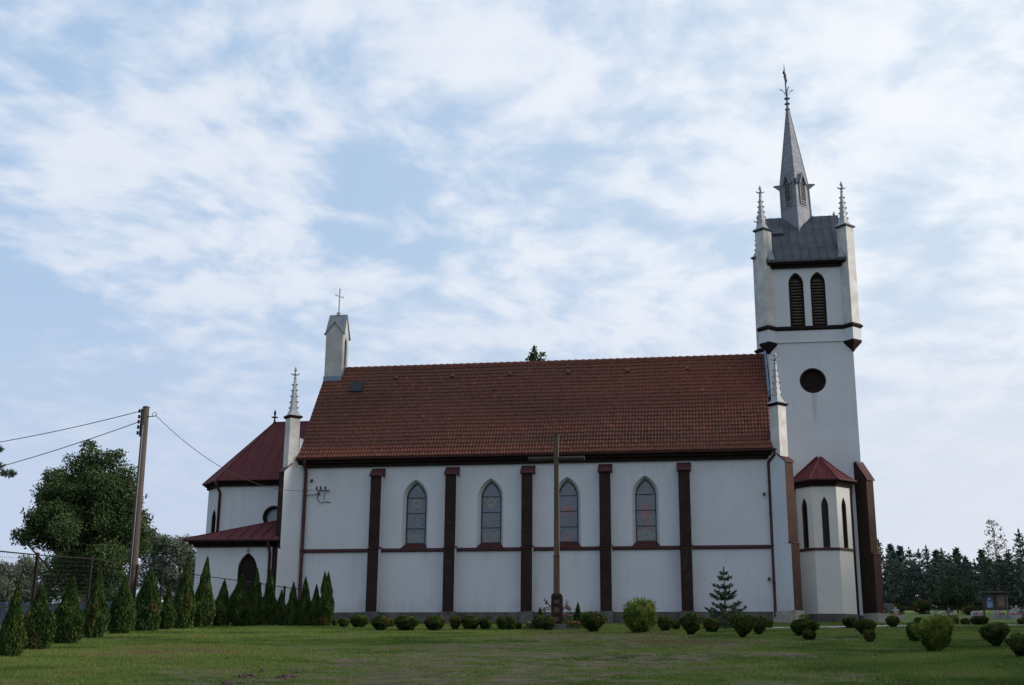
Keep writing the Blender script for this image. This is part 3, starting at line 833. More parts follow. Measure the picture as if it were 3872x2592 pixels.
# ---- chancel and annex at the east end
CW = [(-8.2, 1.5), (-12.87, 1.5), (-14.10, 2.72), (-14.10, 5.3), (-12.87, 6.5), (-8.2, 6.5)]
def chancel():
    mb = MB()
    f1 = plane_f((0, 1.5), (1, 0), (0, -1))
    holed(mb, [(-12.87, -0.2), (-7.8, -0.2), (-7.8, 7.76), (-12.87, 7.76)], [disc(-9.80, 6.0, 0.60)], f1, 0.30)
    u = Vector((-1.23, 1.22)).normalized(); n = (-u.y, u.x); n = (-abs(u.y), -abs(u.x))
    f2 = plane_f((-12.87, 1.5), (u.x, u.y), n)
    holed(mb, [(0, -0.2), (1.732, -0.2), (1.732, 7.76), (0, 7.76)], [arch(0.78, 0.62, 4.5, 5.9, 6.55)], f2, 0.25)
    for a, b in zip(CW[2:], CW[3:]): mb.add([(a[0], a[1], -0.2), (b[0], b[1], -0.2), (b[0], b[1], 7.76), (a[0], a[1], 7.76)], [(0, 1, 2, 3)])
    ch = part(mb, 'chancel_wall', 'plaster')
    w = MB(); rim(w, disc(-9.80, 6.0, 0.60), disc(-9.80, 6.0, 0.47), f1, 0.02, 0.30); flatd = MB()
    part(w, 'round_window_frame', 'wood', ch)
    flat(flatd, disc(-9.80, 6.0, 0.48), f1, 0.26); part(flatd, 'round_window_glass', 'glass2', ch)
    w = MB(); rim(w, arch(0.78, 0.62, 4.5, 5.9, 6.55), arch(0.78, 0.50, 4.56, 5.9, 6.45), f2, 0.04, 0.25)
    part(w, 'window_frame', 'wood', ch)
    w = MB(); flat(w, arch(0.78, 0.52, 4.55, 5.9, 6.47), f2, 0.2); part(w, 'window_glass', 'dark_glass', ch)
    w = MB()                                                # cornice follows the walls
    cen = Vector((-10.95, 4.0))
    def off(p, e):
        x, y = p
        return (x-e*(0.75 if x < -13 else 0.41 if x < -12 else 0), y-e if y < 2 else (y-e*0.41 if y < 3 else (y+e*0.41 if y < 6 else y+e)))
    for e, za, zb in ((0.14, 7.70, 7.86), (0.28, 7.86, 8.02)):
        w.slab([off(p, e) for p in CW], za, zb)
    part(w, 'cornice', 'wood', church)
    r = MB(); E = [off(p, 0.45) for p in CW]
    ap = (-10.95, 4.0, 11.78)
    rb = (-7.9, 4.0, 11.78)
    vs = [(x, y, 8.0) for x, y in E]
    vs[0] = (-7.9, E[0][1], 8.0); vs[5] = (-7.9, E[5][1], 8.0)
    r.add(vs+[ap, rb], [(0, 1, 6, 7), (1, 2, 6), (2, 3, 6), (3, 4, 6), (4, 5, 7, 6)])
    r.add([(x, y, 7.96) for x, y, z in vs], [(0, 1, 2, 3, 4, 5)])
    for i in range(5): r.add([vs[i], vs[i+1], (vs[i+1][0], vs[i+1][1], 7.95), (vs[i][0], vs[i][1], 7.95)], [(0, 1, 2, 3)])
    def seam(p, q, rad=0.022):
        r.tube([p, q], rad, 5)
    seam(vs[1], ap, 0.04); seam(vs[2], ap, 0.035); seam(vs[3], ap, 0.035); seam(ap, rb, 0.04)
    sy = E[1][1]
    for i in range(1, 8):
        x = vs[1][0]+i*0.62
        t = min(1, (x-vs[1][0])/(ap[0]-vs[1][0]))
        if x < -8: seam((x, sy, 8.0), (x, sy+(4.0-sy)*t, 8.0+3.78*t))
    for i in (1, 2):
        t = i/3; a = Vector(vs[1])*(1-t)+Vector(vs[2])*t
        seam(a, a*(0.45)+Vector(ap)*0.55)
    rf = part(r, 'chancel_roof', 'red')
    q = MB(); x, y, z = ap
    q.lathe((x, y, z-0.05), [(0.10, 0), (0.07, 0.1), (0.045, 0.25), (0.05, 0.30), (0.15, 0.33), (0.15, 0.37), (0.05, 0.41), (0.05, 0.5), (0.085, 0.58), (0.06, 0.68), (0.01, 0.80)], 8)
    for a in range(4): q.lathe((x+0.15*math.cos(a*math.pi/2+0.3), y+0.15*math.sin(a*math.pi/2+0.3), z+0.30), [(0.01, -0.04), (0.045, 0), (0.01, 0.06)], 6)
    part(q, 'finial', 'redcap', rf)
    p = MB(); c = (-12.90, 1.42)
    p.tube([(c[0]-0.16, 1.10, 7.98), (c[0]-0.12, 1.15, 7.75), (c[0], c[1], 7.35), (c[0], c[1], 4.6)], 0.075, 10)
    part(p, 'drainpipe', 'pipe', smooth=True)

MT['glass2'] = mat('pale_leaded_glass', (0.17, 0.20, 0.24), 0.2, 0.2, 8, spec=0.6)
def annex():
    x0, x1, y0, y1 = -13.16, -8.97, -0.60, 2.6
    mb = MB(); f = plane_f((0, y0), (1, 0), (0, -1))
    door = arch(-10.28, 1.06, 0.28, 2.95, 3.84)
    holed(mb, [(x0, -0.3), (x1, -0.3), (x1, 4.2), (x0, 4.2)], [door], f, 0.25)
    mb.add([(x0, y0, -0.3), (x0, y1, -0.3), (x0, y1, 4.2), (x0, y0, 4.2)], [(0, 1, 2, 3)])
    mb.add([(x0, y1, -0.3), (x1, y1, -0.3), (x1, y1, 4.2), (x0, y1, 4.2)], [(0, 1, 2, 3)])
    a = part(mb, 'annex_wall', 'plaster')
    w = MB(); rim(w, door, arch(-10.28, 0.94, 0.28, 2.95, 3.74), f, 0.08, 0.25); part(w, 'door_frame', 'brown', a)
    w = MB(); flat(w, arch(-10.28, 0.95, 0.28, 2.95, 3.75), f, 0.2)
    for i in range(7): w.box(-10.74+i*0.135, -10.735+i*0.135, y0+0.185, y0+0.2, 0.3, 3.0)
    w.box(-9.98, -9.94, y0+0.14, y0+0.2, 1.25, 1.4)
    part(w, 'door', 'wood', a)
    w = MB(); w.lathe((-10.28, y0-0.08, 3.98), [(0.02, 0.1), (0.07, 0.06), (0.075, -0.03), (0.04, -0.09)], 8); w.box(-10.32, -10.24, y0-0.08, y0, 4.03, 4.08)
    part(w, 'wall_lamp', 'steel', a)
    w = MB()
    w.box(x0-0.12, x1+0.02, y0-0.14, y1, 4.14, 4.30); w.box(x0-0.34, x1+0.12, y0-0.32, y1, 4.30, 4.46)
    part(w, 'cornice', 'wood', church)
    r = MB(); e0, yb = -1.06, 1.5
    A, B = (x0-0.55, e0, 4.56), (-8.56, e0, 4.50)
    Cc, Dd = (-9.55, yb, 5.78), (-7.9, yb, 5.72)
    G = (x0-0.55, 2.9, 4.56)
    B2 = (-8.02, 0.3, 5.1)
    r.add([A, B, B2, Dd, Cc, G], [(0, 1, 2, 3, 4), (0, 4, 5)])
    r.add([(p[0], p[1], p[2]-0.11) for p in (A, B, B2, Dd, Cc, G)]+[A, B, B2, Dd, Cc, G], [(0, 1, 7, 6), (5, 0, 6, 11), (1, 2, 8, 7), (0, 1, 2, 3, 4, 5)])
    def zr(x, y): return 4.56+(y-e0)*(5.78-4.56)/(yb-e0)
    for i in range(1, 9):
        x = A[0]+i*0.6
        t = min(1, (x-A[0])/(Cc[0]-A[0]))
        if x < -8.6: r.tube([(x, e0, zr(x, e0)), (x, e0+(yb-e0)*t, zr(x, e0+(yb-e0)*t))], 0.02, 5)
    r.tube([A, Cc], 0.035, 6)
    part(r, 'annex_roof', 'red')
    g = MB(); g.tube([(A[0], e0-0.04, 4.47), (B[0], e0-0.04, 4.44)], 0.075, 8); part(g, 'gutter', 'pipe')
    p = MB(); p.tube([(-9.10, e0-0.02, 4.42), (-9.08, -0.9, 4.1), (-9.07, -0.70, 3.8), (-9.07, -0.68, 0.4)], 0.07, 10); part(p, 'drainpipe', 'pipe', smooth=True)
chancel(); annex()

# ---- tower
TX0, TX1, TY0, TY1 = 17.06, 21.42, 1.85, 6.35
TCX, TCY = (TX0+TX1)/2, (TY0+TY1)/2
def tower():
    mb = MB()
    f = plane_f((0, TY0), (1, 0), (0, -1))
    bw = [arch(18.66, 0.78, 15.80, 18.20, 18.82), arch(19.80, 0.78, 15.80, 18.20, 18.82)]
    holed(mb, [(TX0, -0.3), (TX1, -0.3), (TX1, 19.2), (TX0, 19.2)], bw+[disc(19.26, 12.81, 0.68)], f, 0.32)
    zr = 22.7
    for x in (TX0, TX1):
        mb.add([(x, TY0, -0.3), (x, TY1, -0.3), (x, TY1, 19.2), (x, TCY, zr), (x, TY0, 19.2)], [(0, 1, 2, 3, 4)])
    mb.add([(TX0, TY1, -0.3), (TX1, TY1, -0.3), (TX1, TY1, 19.2), (TX0, TY1, 19.2)], [(0, 1, 2, 3)])
    t = part(mb, 'tower', 'tower_plaster')
    # thin moulding and dark band around the shaft and the corner piers
    def band(e, za, zb, rr, m, name):
        b = MB()
        b.slab([(TX0-e, TY0-e), (TX1+e, TY0-e), (TX1+e, TY1+e), (TX0-e, TY1+e)], za, zb)
        for x in (TX0, TX1):
            for y in (TY0, TY1): b.slab(rot_square(x, y, rr), za+0.002, zb-0.002)
        part(b, name, m, t)
    band(0.03, 14.93, 15.56, 0.475, 'tower_plaster', 'upper_stage')
    band(0.06, 14.90, 14.96, 0.51, 'tower_plaster', 'moulding')
    b = MB()
    for (e, za, zb) in ((0.05, 15.56, 15.64), (0.11, 15.64, 15.74), (0.05, 15.74, 15.80)):
        b.slab([(TX0-e, TY0-e), (TX1+e, TY0-e), (TX1+e, TY1+e), (TX0-e, TY1+e)], za, zb)
        for x in (TX0, TX1):
            for y in (TY0, TY1): b.slab(rot_square(x, y, 0.45+e*1.3), za+0.002, zb-0.002)
    part(b, 'dark_band', 'wood', t)
    for i, c in enumerate((18.66, 19.80)):
        w = MB(); rim(w, arch(c, 0.78, 15.80, 18.20, 18.82), arch(c, 0.60, 15.86, 18.20, 18.66), f, 0.03, 0.32)
        part(w, 'belfry_frame', 'wood', t)
        w = MB()
        for k in range(15):
            z = 15.95+k*0.168
            hw = 0.30 if z < 18.15 else 0.30*max(0.1, 1-((z-18.15)/0.5)**1.4)
            w.hexa([(c-hw, TY0+0.10, z), (c+hw, TY0+0.10, z), (c+hw, TY0+0.26, z+0.10), (c-hw, TY0+0.26, z+0.10),
                    (c-hw, TY0+0.10, z+0.025), (c+hw, TY0+0.10, z+0.025), (c+hw, TY0+0.26, z+0.125), (c-hw, TY0+0.26, z+0.125)])
        flat(w, arch(c, 0.62, 15.85, 18.20, 18.68), f, 0.30)
        part(w, 'belfry_louvre', 'louvre', t)
    w = MB(); rim(w, disc(19.26, 12.81, 0.68), disc(19.26, 12.81, 0.60), f, 0.02, 0.30); part(w, 'round_window_frame', 'brown', t)
    w = MB()
    for k in range(7):
        a = -0.6+k*0.172
        q = [(u, z) for u, z in disc(19.26, 12.81, 0.61)]
        s = [(19.26+a+0.0, ), ]
    flat(w, disc(19.26, 12.81, 0.61), f, 0.22)
    for k in range(6):                                      # slanting boards
        o = -0.5+k*0.2
        hl = math.sqrt(max(0.01, 0.58**2-o*o))
        d = Vector((0.86, 0.5)); nn = Vector((-0.5, 0.86))
        p0, p1 = nn*o-d*hl, nn*o+d*hl
        w.tube([(19.26+p0.x, TY0+0.21, 12.81+p0.y), (19.26+p1.x, TY0+0.21, 12.81+p1.y)], 0.018, 4)
    part(w, 'round_shutter', 'wood', t)
    # corner piers on pyramid corbels, pinnacles
    for x in (TX0, TX1):
        for y in (TY0, TY1):
            s = MB(); s.loft([[(a, b_, z) for a, b_ in rot_square(x, y, 0.435)] for z in (15.7, 21.22)])
            pr = part(s, 'corner_pier', 'pier_plaster', church)
            s = MB(); s.loft([[(a, b_, z) for a, b_ in rot_square(x, y, q)] for q, z in ((0.09, 14.33), (0.09, 14.40), (0.47, 14.80), (0.47, 14.90))])
            part(s, 'corbel', 'wood', pr)
            s = MB(); s.loft([[(a, b_, z) for a, b_ in rot_square(x, y, q)] for q, z in ((0.44, 21.20), (0.55, 21.27), (0.55, 21.33))])
            part(s, 'pier_cap', 'zinc_dark', pr)
            pinnacle(church, x-0.05, y, 0.41, 21.32, 23.95)
    c = MB()
    c.box(TX0+0.1, TX1-0.1, TY0-0.14, TY0+0.1, 19.06, 19.22); c.box(TX0+0.05, TX1-0.05, TY0-0.32, TY0+0.1, 19.22, 19.44)
    part(c, 'tower_cornice', 'wood', t)
    c = MB(); c.box(TX0+0.1, TX1-0.1, TY1-0.1, TY1+0.3, 19.06, 19.44); part(c, 'tower_cornice', 'wood', t)
    r = MB(); e = TY0-0.42; z0 = 19.42; rz = 22.86; k = (rz-z0)/(TCY-e)
    xa, xb = TX0+0.10, TX1-0.08
    r.prism([(xa, e, z0), (xa, TCY, rz), (xa, 2*TCY-e, z0), (xa, 2*TCY-e, z0-0.1), (xa, TCY, rz-0.15), (xa, e, z0-0.1)], (xb-xa, 0, 0))
    for i in range(1, 9):                                   # standing seams and cross welts
        x = xa+i*(xb-xa)/9
        r.hexa([(x-0.02, e, z0), (x+0.02, e, z0), (x+0.02, TCY, rz), (x-0.02, TCY, rz), (x-0.014, e-0.03, z0+0.03), (x+0.014, e-0.03, z0+0.03), (x+0.014, TCY, rz+0.04), (x-0.014, TCY, rz+0.04)])
    for i in range(9):
        x = xa+(i+0.5)*(xb-xa)/9
        for q in (0.25+0.12*(i % 2), 0.58+0.12*(i % 2)):
            y = e+(TCY-e)*q; z = z0+(rz-z0)*q
            r.hexa([(x-0.22, y, z), (x+0.22, y, z), (x+0.22, y+0.03, z+0.04), (x-0.22, y+0.03, z+0.04), (x-0.22, y-0.006, z+0.005), (x+0.22, y-0.006, z+0.005), (x+0.22, y+0.024, z+0.045), (x-0.22, y+0.024, z+0.045)])
    rf = part(r, 'tower_roof', 'zinc_dark')
    h = MB()                                                # roof hatch by the east pier
    y0, y1 = 2.95, 3.45
    za, zb = z0+k*(y0-e), z0+k*(y1-e)
    h.hexa([(17.62, y0, za), (18.22, y0, za), (18.22, y1, zb), (17.62, y1, zb), (17.62, y0-0.10, za+0.10), (18.22, y0-0.10, za+0.10), (18.22, y1-0.08, zb+0.08), (17.62, y1-0.08, zb+0.08)])
    part(h, 'roof_hatch', 'zinc_dark', rf)
    for x, d in ((TX0+0.38, 1), (TX1-0.36, -1)):           # small zinc cheeks where the roof meets the piers
        g = MB()
        g.hexa([(x-0.18*d, e-0.02, z0+0.02), (x+0.16*d, e-0.02, z0+0.02), (x+0.1*d, e+0.4, z0+0.4*k+0.02), (x-0.18*d, e+0.4, z0+0.4*k+0.02),
                (x-0.18*d, e-0.04, z0+0.05), (x+0.12*d, e-0.04, z0+0.05), (x-0.05*d, e+0.3, z0+0.4*k+0.25), (x-0.18*d, e+0.3, z0+0.4*k+0.25)])
        part(g, 'flashing', 'zinc_mid', rf)
    # plinth
    p = MB(); p.box(TX0, TX1+0.1, TY0-0.1, TY1+0.1, -0.6, 0.72); part(p, 'plinth', 'stone', t)
MT['louvre'] = mat('weathered_louvre_boards', (0.085, 0.072, 0.062), 0.85, 0.3, 5, 0.2, 20)
tower()
corner_buttress((TX1, TY0), (1, -1), 0.46, 0.60, 0, (8.48, 7.46), pin=False, front='brown_lit', side='brown', wid=0.54, foot='pale_stone', stepz=3.74)  # sunward front in the lit brown, side in the plain dark one

def spire():
    cx, cy = 19.07, TCY
    lean = lambda z: (cx-0.024*(z-22.9), cy)
    def sq(z, r): x, y = lean(z); return [(a, b, z) for a, b in rot_square(x, y, r)]
    mb = MB()
    mb.loft([sq(21.2, 0.82), sq(23.30, 0.80)])
    mb.loft([sq(23.30, 0.83), sq(23.36, 0.83)])
    mb.loft([sq(23.36, 0.785), sq(24.78, 0.765)])
    for z, r in ((24.78, 0.80),): mb.loft([sq(z-0.03, r), sq(z+0.03, r)])
    s = part(mb, 'spire', 'zinc')
    mb = MB()                                               # the tall pyramid, in lapped metal courses
    n = 15
    for i in range(n):
        a, b = 24.80+4.72*i/n, 24.80+4.72*(i+1)/n
        ra, rb = 0.775-0.70*(a-24.8)/4.72, 0.775-0.70*(b-24.8)/4.72
        mb.loft([sq(a, ra+0.012), sq(b, rb)])
    part(mb, 'spire_cone', 'zinc', s)
    c = MB()                                                # dark arris rolls
    for k in range(4): c.tube([sq(24.8, 0.79)[k], sq(29.5, 0.08)[k]], 0.022, 5)
    for k in range(4): c.tube([sq(21.6, 0.83)[k], sq(24.76, 0.785)[k]], 0.05, 6)
    part(c, 'arris_roll', 'zinc', s)
    for k in range(4):                                      # louvred gablet in every face
        p0, p1 = Vector(sq(24.0, 0.79)[k]), Vector(sq(24.0, 0.79)[(k+1) % 4])
        u = (p1-p0).normalized(); nn = Vector((u.y, -u.x, 0))
        mid = (p0+p1)/2
        f = lambda a, z, d, mid=mid, u=u, nn=nn: tuple(mid+u*a-nn*d+Vector((-0.024*(z-24.0), 0, z-24.0)))
        fr = MB()
        w = 0.215
        def bar(a0, z0_, a1, z1_, t=0.03, d0=-0.05, d1=0.02):
            v = Vector((a1-a0, z1_-z0_)).normalized(); q = Vector((-v.y, v.x))*t
            P = [(a0+q.x, z0_+q.y), (a1+q.x, z1_+q.y), (a1-q.x, z1_-q.y), (a0-q.x, z0_-q.y)]
            fr.hexa([f(a, z, d1) for a, z in P]+[f(a, z, d0) for a, z in P])
        bar(-w, 23.62, -w, 24.72); bar(w, 23.62, w, 24.72); bar(-w, 23.64, w, 23.64); bar(-w, 23.42, -w, 23.62); bar(w, 23.42, w, 23.62)
        bar(-w, 23.44, w, 23.44, 0.02); bar(-0.13, 23.53, 0.13, 23.53, 0.02)
        bar(-w-0.05, 24.66, 0, 25.34, 0.035, -0.14, 0.2); bar(w+0.05, 24.66, 0, 25.34, 0.035, -0.14, 0.2)
        for i in range(9):
            z = 23.76+i*0.135; hw = w if z < 24.72 else w*(25.25-z)/0.5
            fr.hexa([f(-hw, z, 0.0), f(hw, z, 0.0), f(hw, z, -0.05), f(-hw, z, -0.05), f(-hw, z+0.06, 0.0), f(hw, z+0.06, 0.0), f(hw, z+0.02, -0.06), f(-hw, z+0.02, -0.06)])
        gl = part(fr, 'gablet_louvre', 'zinc', s)
        bk = MB(); flat(bk, [(-w, 23.62), (w, 23.62), (w, 24.7), (0, 25.3), (-w, 24.7)], f, -0.005); part(bk, 'louvre_backing', 'louvre', s)
    for k in range(4):                                      # spouts at the corners of the eave
        p = Vector(sq(24.72, 0.76)[k]); cxy = Vector((*lean(24.72), 24.72)); d = (p-cxy).normalized(); q = Vector((-d.y, d.x, 0))*0.065
        g = MB()
        def P(l, w, z): return tuple(p+d*l+q*w+Vector((0, 0, z)))
        g.hexa([P(-0.1, -1, -0.26), P(0.02, -1, -0.26), P(0.02, 1, -0.26), P(-0.1, 1, -0.26), P(-0.1, -1, 0.06), P(0.36, -1, 0.03), P(0.36, 1, 0.03), P(-0.1, 1, 0.06)])
        g.hexa([P(0.0, -1.2, 0.05), P(0.39, -1.2, 0.02), P(0.39, 1.2, 0.02), P(0.0, 1.2, 0.05), P(0.0, -1.2, 0.09), P(0.39, -1.2, 0.06), P(0.39, 1.2, 0.06), P(0.0, 1.2, 0.09)])
        part(g, 'eave_spout', 'zinc', s)
    x, y = lean(29.8)
    t = MB()
    t.lathe((x, y, 29.4), [(0.075, 0), (0.15, 0.11), (0.15, 0.15), (0.075, 0.19), (0.07, 0.40), (0.17, 0.46), (0.13, 0.51), (0.06, 0.55), (0.06, 0.73), (0.18, 0.80), (0.12, 0.86), (0.035, 0.90)], 12)
    part(t, 'spire_knob', 'zinc', s)
    t = MB()
    xt = lean(32.5)[0]
    t.tube([(x, y, 30.2), (xt, y, 31.9), (xt, y, 32.5)], [0.05, 0.035, 0.008], 6)
    a = R(80); dx, dy = math.cos(a), math.sin(a)
    xm = lean(31.6)[0]
    for sg in (-1, 1):
        t.tube([(xm, y, 31.62), (xm+sg*dx*0.45, y+sg*dy*0.45, 31.62)], 0.035, 6)
        t.lathe((xm+sg*dx*0.5, y+sg*dy*0.5, 31.62), [(0.01, -0.16), (0.075, -0.04), (0.075, 0.04), (0.01, 0.16)], 6)
        for v in (-1, 1): t.tube([(xm+sg*dx*0.05, y+sg*dy*0.05, 31.62), (xm+sg*dx*0.26, y+sg*dy*0.26, 31.62+v*0.22), (xm+sg*dx*0.34, y+sg*dy*0.34, 31.62+v*0.36)], [0.03, 0.04, 0.01], 5)
    t.lathe((xm, y, 31.62), [(0.02, -0.3), (0.07, -0.12), (0.09, 0), (0.07, 0.12), (0.02, 0.3)], 6)
    t.lathe((x-0.02, y, 30.75), [(0.03, -0.07), (0.07, 0), (0.03, 0.08)], 6)
    for k in range(4):                                      # curling leaves at the foot of the cross
        aa = k*math.pi/2+0.25; ex, ey = math.cos(aa), math.sin(aa)
        t.tube([(x, y, 30.25), (x+ex*0.07, y+ey*0.07, 30.45), (x+ex*0.2, y+ey*0.2, 30.66), (x+ex*0.34, y+ey*0.34, 30.75), (x+ex*0.42, y+ey*0.42, 30.78)], [0.012, 0.014, 0.016, 0.035, 0.006], 5)
    part(t, 'spire_cross', 'iron', s)
spire()

def stair_turret():
    yt, cx = 0.30, 19.35
    a, b = 0.60, 0.72
    W = [(cx-a-b, TY0), (cx-a-b, yt+b), (cx-a, yt), (cx+a, yt), (cx+a+b, yt+b), (cx+a+b, TY0)]
    mb = MB()
    fs = []
    for i in range(5):
        p, q = Vector(W[i]), Vector(W[i+1]); u = (q-p).normalized(); n = (u.y, -u.x); L = (q-p).length
        f = plane_f((p.x, p.y), (u.x, u.y), n)
        hs = [arch(L/2, 0.34, 3.93, 5.95, 6.46)] if i in (1, 2, 3) else []
        holed(mb, [(0, -0.3), (L, -0.3), (L, 7.02), (0, 7.02)], hs, f, 0.18)
        fs.append((f, L))
    st = part(mb, 'stair_turret', 'turret')
    for i in (1, 2, 3):
        f, L = fs[i]
        w = MB(); rim(w, arch(L/2, 0.34, 3.93, 5.95, 6.46), arch(L/2, 0.25, 3.97, 5.95, 6.38), f, -0.004, 0.18)
        part(w, 'slit_window_frame', 'brown_lit', st)
        w = MB(); flat(w, arch(L/2, 0.28, 3.95, 5.95, 6.40), f, 0.12)
        for z in (4.5, 5.05, 5.6): w.add([f(L/2-0.13, z, 0.112), f(L/2+0.13, z, 0.112), f(L/2+0.13, z+0.02, 0.112), f(L/2-0.13, z+0.02, 0.112)], [(0, 1, 2, 3)])
        part(w, 'slit_window_glass', 'dark_glass', st)
    def ring(e):
        k = e*0.414
        return [(cx-a-b-e, TY0), (cx-a-b-e, yt+b-k), (cx-a-k, yt-e), (cx+a+k, yt-e), (cx+a+b+e, yt+b-k), (cx+a+b+e, TY0)]
    w = MB(); w.slab(ring(0.045), 3.79, 3.92); part(w, 'string_course', 'pipe', st)
    w = MB(); w.slab(ring(0.06), -0.6, 0.72); part(w, 'plinth', 'stone', st)
    w = MB(); w.slab(ring(0.08), 6.98, 7.12); w.slab(ring(0.17), 7.12, 7.26); part(w, 'cornice', 'wood', st)
    r = MB(); E = ring(0.27); ap = (cx-0.03, 1.30, 8.62); bk = (cx-0.03, TY0, 8.66)
    vs = [(x, y, 7.31) for x, y in E]
    r.add(vs+[ap, bk], [(0, 1, 6, 7), (1, 2, 6), (2, 3, 6), (3, 4, 6), (4, 5, 7, 6)])
    r.add([(x, y, 7.25) for x, y in E], [(0, 1, 2, 3, 4, 5)])
    for i in range(5): r.add([vs[i], vs[i+1], (E[i+1][0], E[i+1][1], 7.25), (E[i][0], E[i][1], 7.25)], [(0, 1, 2, 3)])
    for i in (1, 2, 3, 4): r.tube([vs[i], ap], 0.035, 6)
    for i in (1, 2, 3):
        p, q = Vector(vs[i]), Vector(vs[i+1])
        for t in (0.36, 0.70):
            m0 = p*(1-t)+q*t
            r.tube([m0, m0+(Vector(ap)-(p+q)/2)*(0.55)], 0.02, 5)
    r.tube([ap, bk], 0.035, 6)
    r.tube([(E[0][0], TY0-0.03, 7.42), (cx-0.1, TY0-0.03, 8.74)], 0.06, 5); r.tube([(E[5][0], TY0-0.03, 7.42), (cx+0.05, TY0-0.03, 8.74)], 0.06, 5)
    part(r, 'turret_roof', 'red', st)
    g = MB(); pts = [(x, y, 7.28) for x, y in ring(0.33)]
    g.tube(pts, 0.06, 8); part(g, 'gutter', 'pipe', st)
    p = MB(); p.tube([(cx+a+b+0.2, 1.15, 7.26), (cx+a+b+0.14, 1.2, 6.95), (cx+a+b+0.10, 1.35, 6.6), (cx+a+b+0.10, 1.4, 0.5)], 0.055, 8); part(p, 'drainpipe', 'pipe', church, smooth=True)
MT['turret'] = mat('cream_white_plaster', (0.49, 0.485, 0.475), 0.9, 0.05, 0.6, 0.3, 14)
stair_turret()

def wall_bracket():
    mb = MB(); x, z = -6.62, 7.0
    for dx in (-0.22, 0.0, 0.25): mb.tube([(x+dx, 0, z+0.14), (x+dx, -0.28, z+0.16), (x+dx, -0.28, z+0.26)], 0.02, 5)
    mb.tube([(x-0.28, -0.06, z+0.15), (x+0.45, -0.06, z+0.12)], 0.022, 5)
    mb.tube([(x-0.2, -0.05, z+0.1), (x-0.22, -0.08, z-0.3), (x-0.05, -0.08, z-0.52), (x+0.25, -0.06, z-0.46), (x+0.5, -0.03, z-0.5)], 0.018, 5)
    mb.tube([(x+0.2, -0.1, z+0.1), (x+0.14, -0.08, z-0.4)], 0.016, 5)
    mb.tube([(x-0.15, -0.08, z-0.05), (x-1.05, -0.06, z-0.12)], 0.018, 5)
    b = part(mb, 'power_bracket', 'iron')
    for dx in (-0.22, 0.0, 0.25):
        q = MB(); q.lathe((x+dx, -0.28, z+0.24), [(0.03, -0.06), (0.06, -0.03), (0.045, 0.02), (0.055, 0.06), (0.015, 0.09)], 8); part(q, 'insulator', 'pipe', b)
    q = MB(); q.lathe((x-0.12, -0.12, z-0.05), [(0.03, -0.06), (0.06, 0), (0.02, 0.07)], 8); part(q, 'insulator', 'pipe', b)
    for (xx, zz) in ((-7.2, 7.7), (XR-0.55, 6.6), (XR-0.5, 2.4)):
        l = MB(); l.box(xx-0.05, xx+0.05, -0.1, 0, zz-0.04, zz+0.05); l.lathe((xx, -0.12, zz-0.05), [(0.05, 0.05), (0.06, 0), (0.02, -0.08)], 8)
        part(l, 'wall_fitting', 'iron')
wall_bracket()
#CHURCHEND

# ------------------------------------------------------------------ foliage
def leaf_mesh(name, C, D, W, Ln, tint, m, seed=0, droop=0.0):
    """one pointed leaf-spray quad per row: centre C, growth direction D, width W, length Ln"""
    rs = np.random.default_rng(seed)
    n = len(C)
    D = D/np.maximum(np.linalg.norm(D, axis=1, keepdims=True), 1e-6)
    r = rs.normal(size=(n, 3)); Sd = np.cross(D, r); Sd /= np.maximum(np.linalg.norm(Sd, axis=1, keepdims=True), 1e-6)
    W = np.broadcast_to(np.asarray(W, float), (n,))[:, None]; Ln = np.broadcast_to(np.asarray(Ln, float), (n,))[:, None]
    tip = C+D*Ln*0.6; tip[:, 2] -= droop*Ln[:, 0]
    V = np.stack([C-D*Ln*0.4, C+Sd*W*0.5, tip, C-Sd*W*0.5], 1).reshape(-1, 3)
    me = bpy.data.meshes.new(name)
    me.vertices.add(4*n); me.vertices.foreach_set('co', V.astype(np.float32).ravel())
    me.loops.add(4*n); me.loops.foreach_set('vertex_index', np.arange(4*n, dtype=np.int32))
    me.polygons.add(n); me.polygons.foreach_set('loop_start', np.arange(0, 4*n, 4, dtype=np.int32))
    try: me.polygons.foreach_set('loop_total', np.full(n, 4, dtype=np.int32))
    except Exception: pass
    at = me.attributes.new('tint', 'FLOAT', 'FACE'); at.data.foreach_set('value', np.clip(tint, 0, 1).astype(np.float32))
    me.update(); me.validate()
    me.materials.append(MT[m] if isinstance(m, str) else m)
    return me

def obj(name, me, parent=None):
    o = bpy.data.objects.new(name, me); COL.objects.link(o)
    if parent is not None: o.parent = parent
    return o
def unit(n, rs):
    v = rs.normal(size=(n, 3)); return v/np.linalg.norm(v, axis=1, keepdims=True)

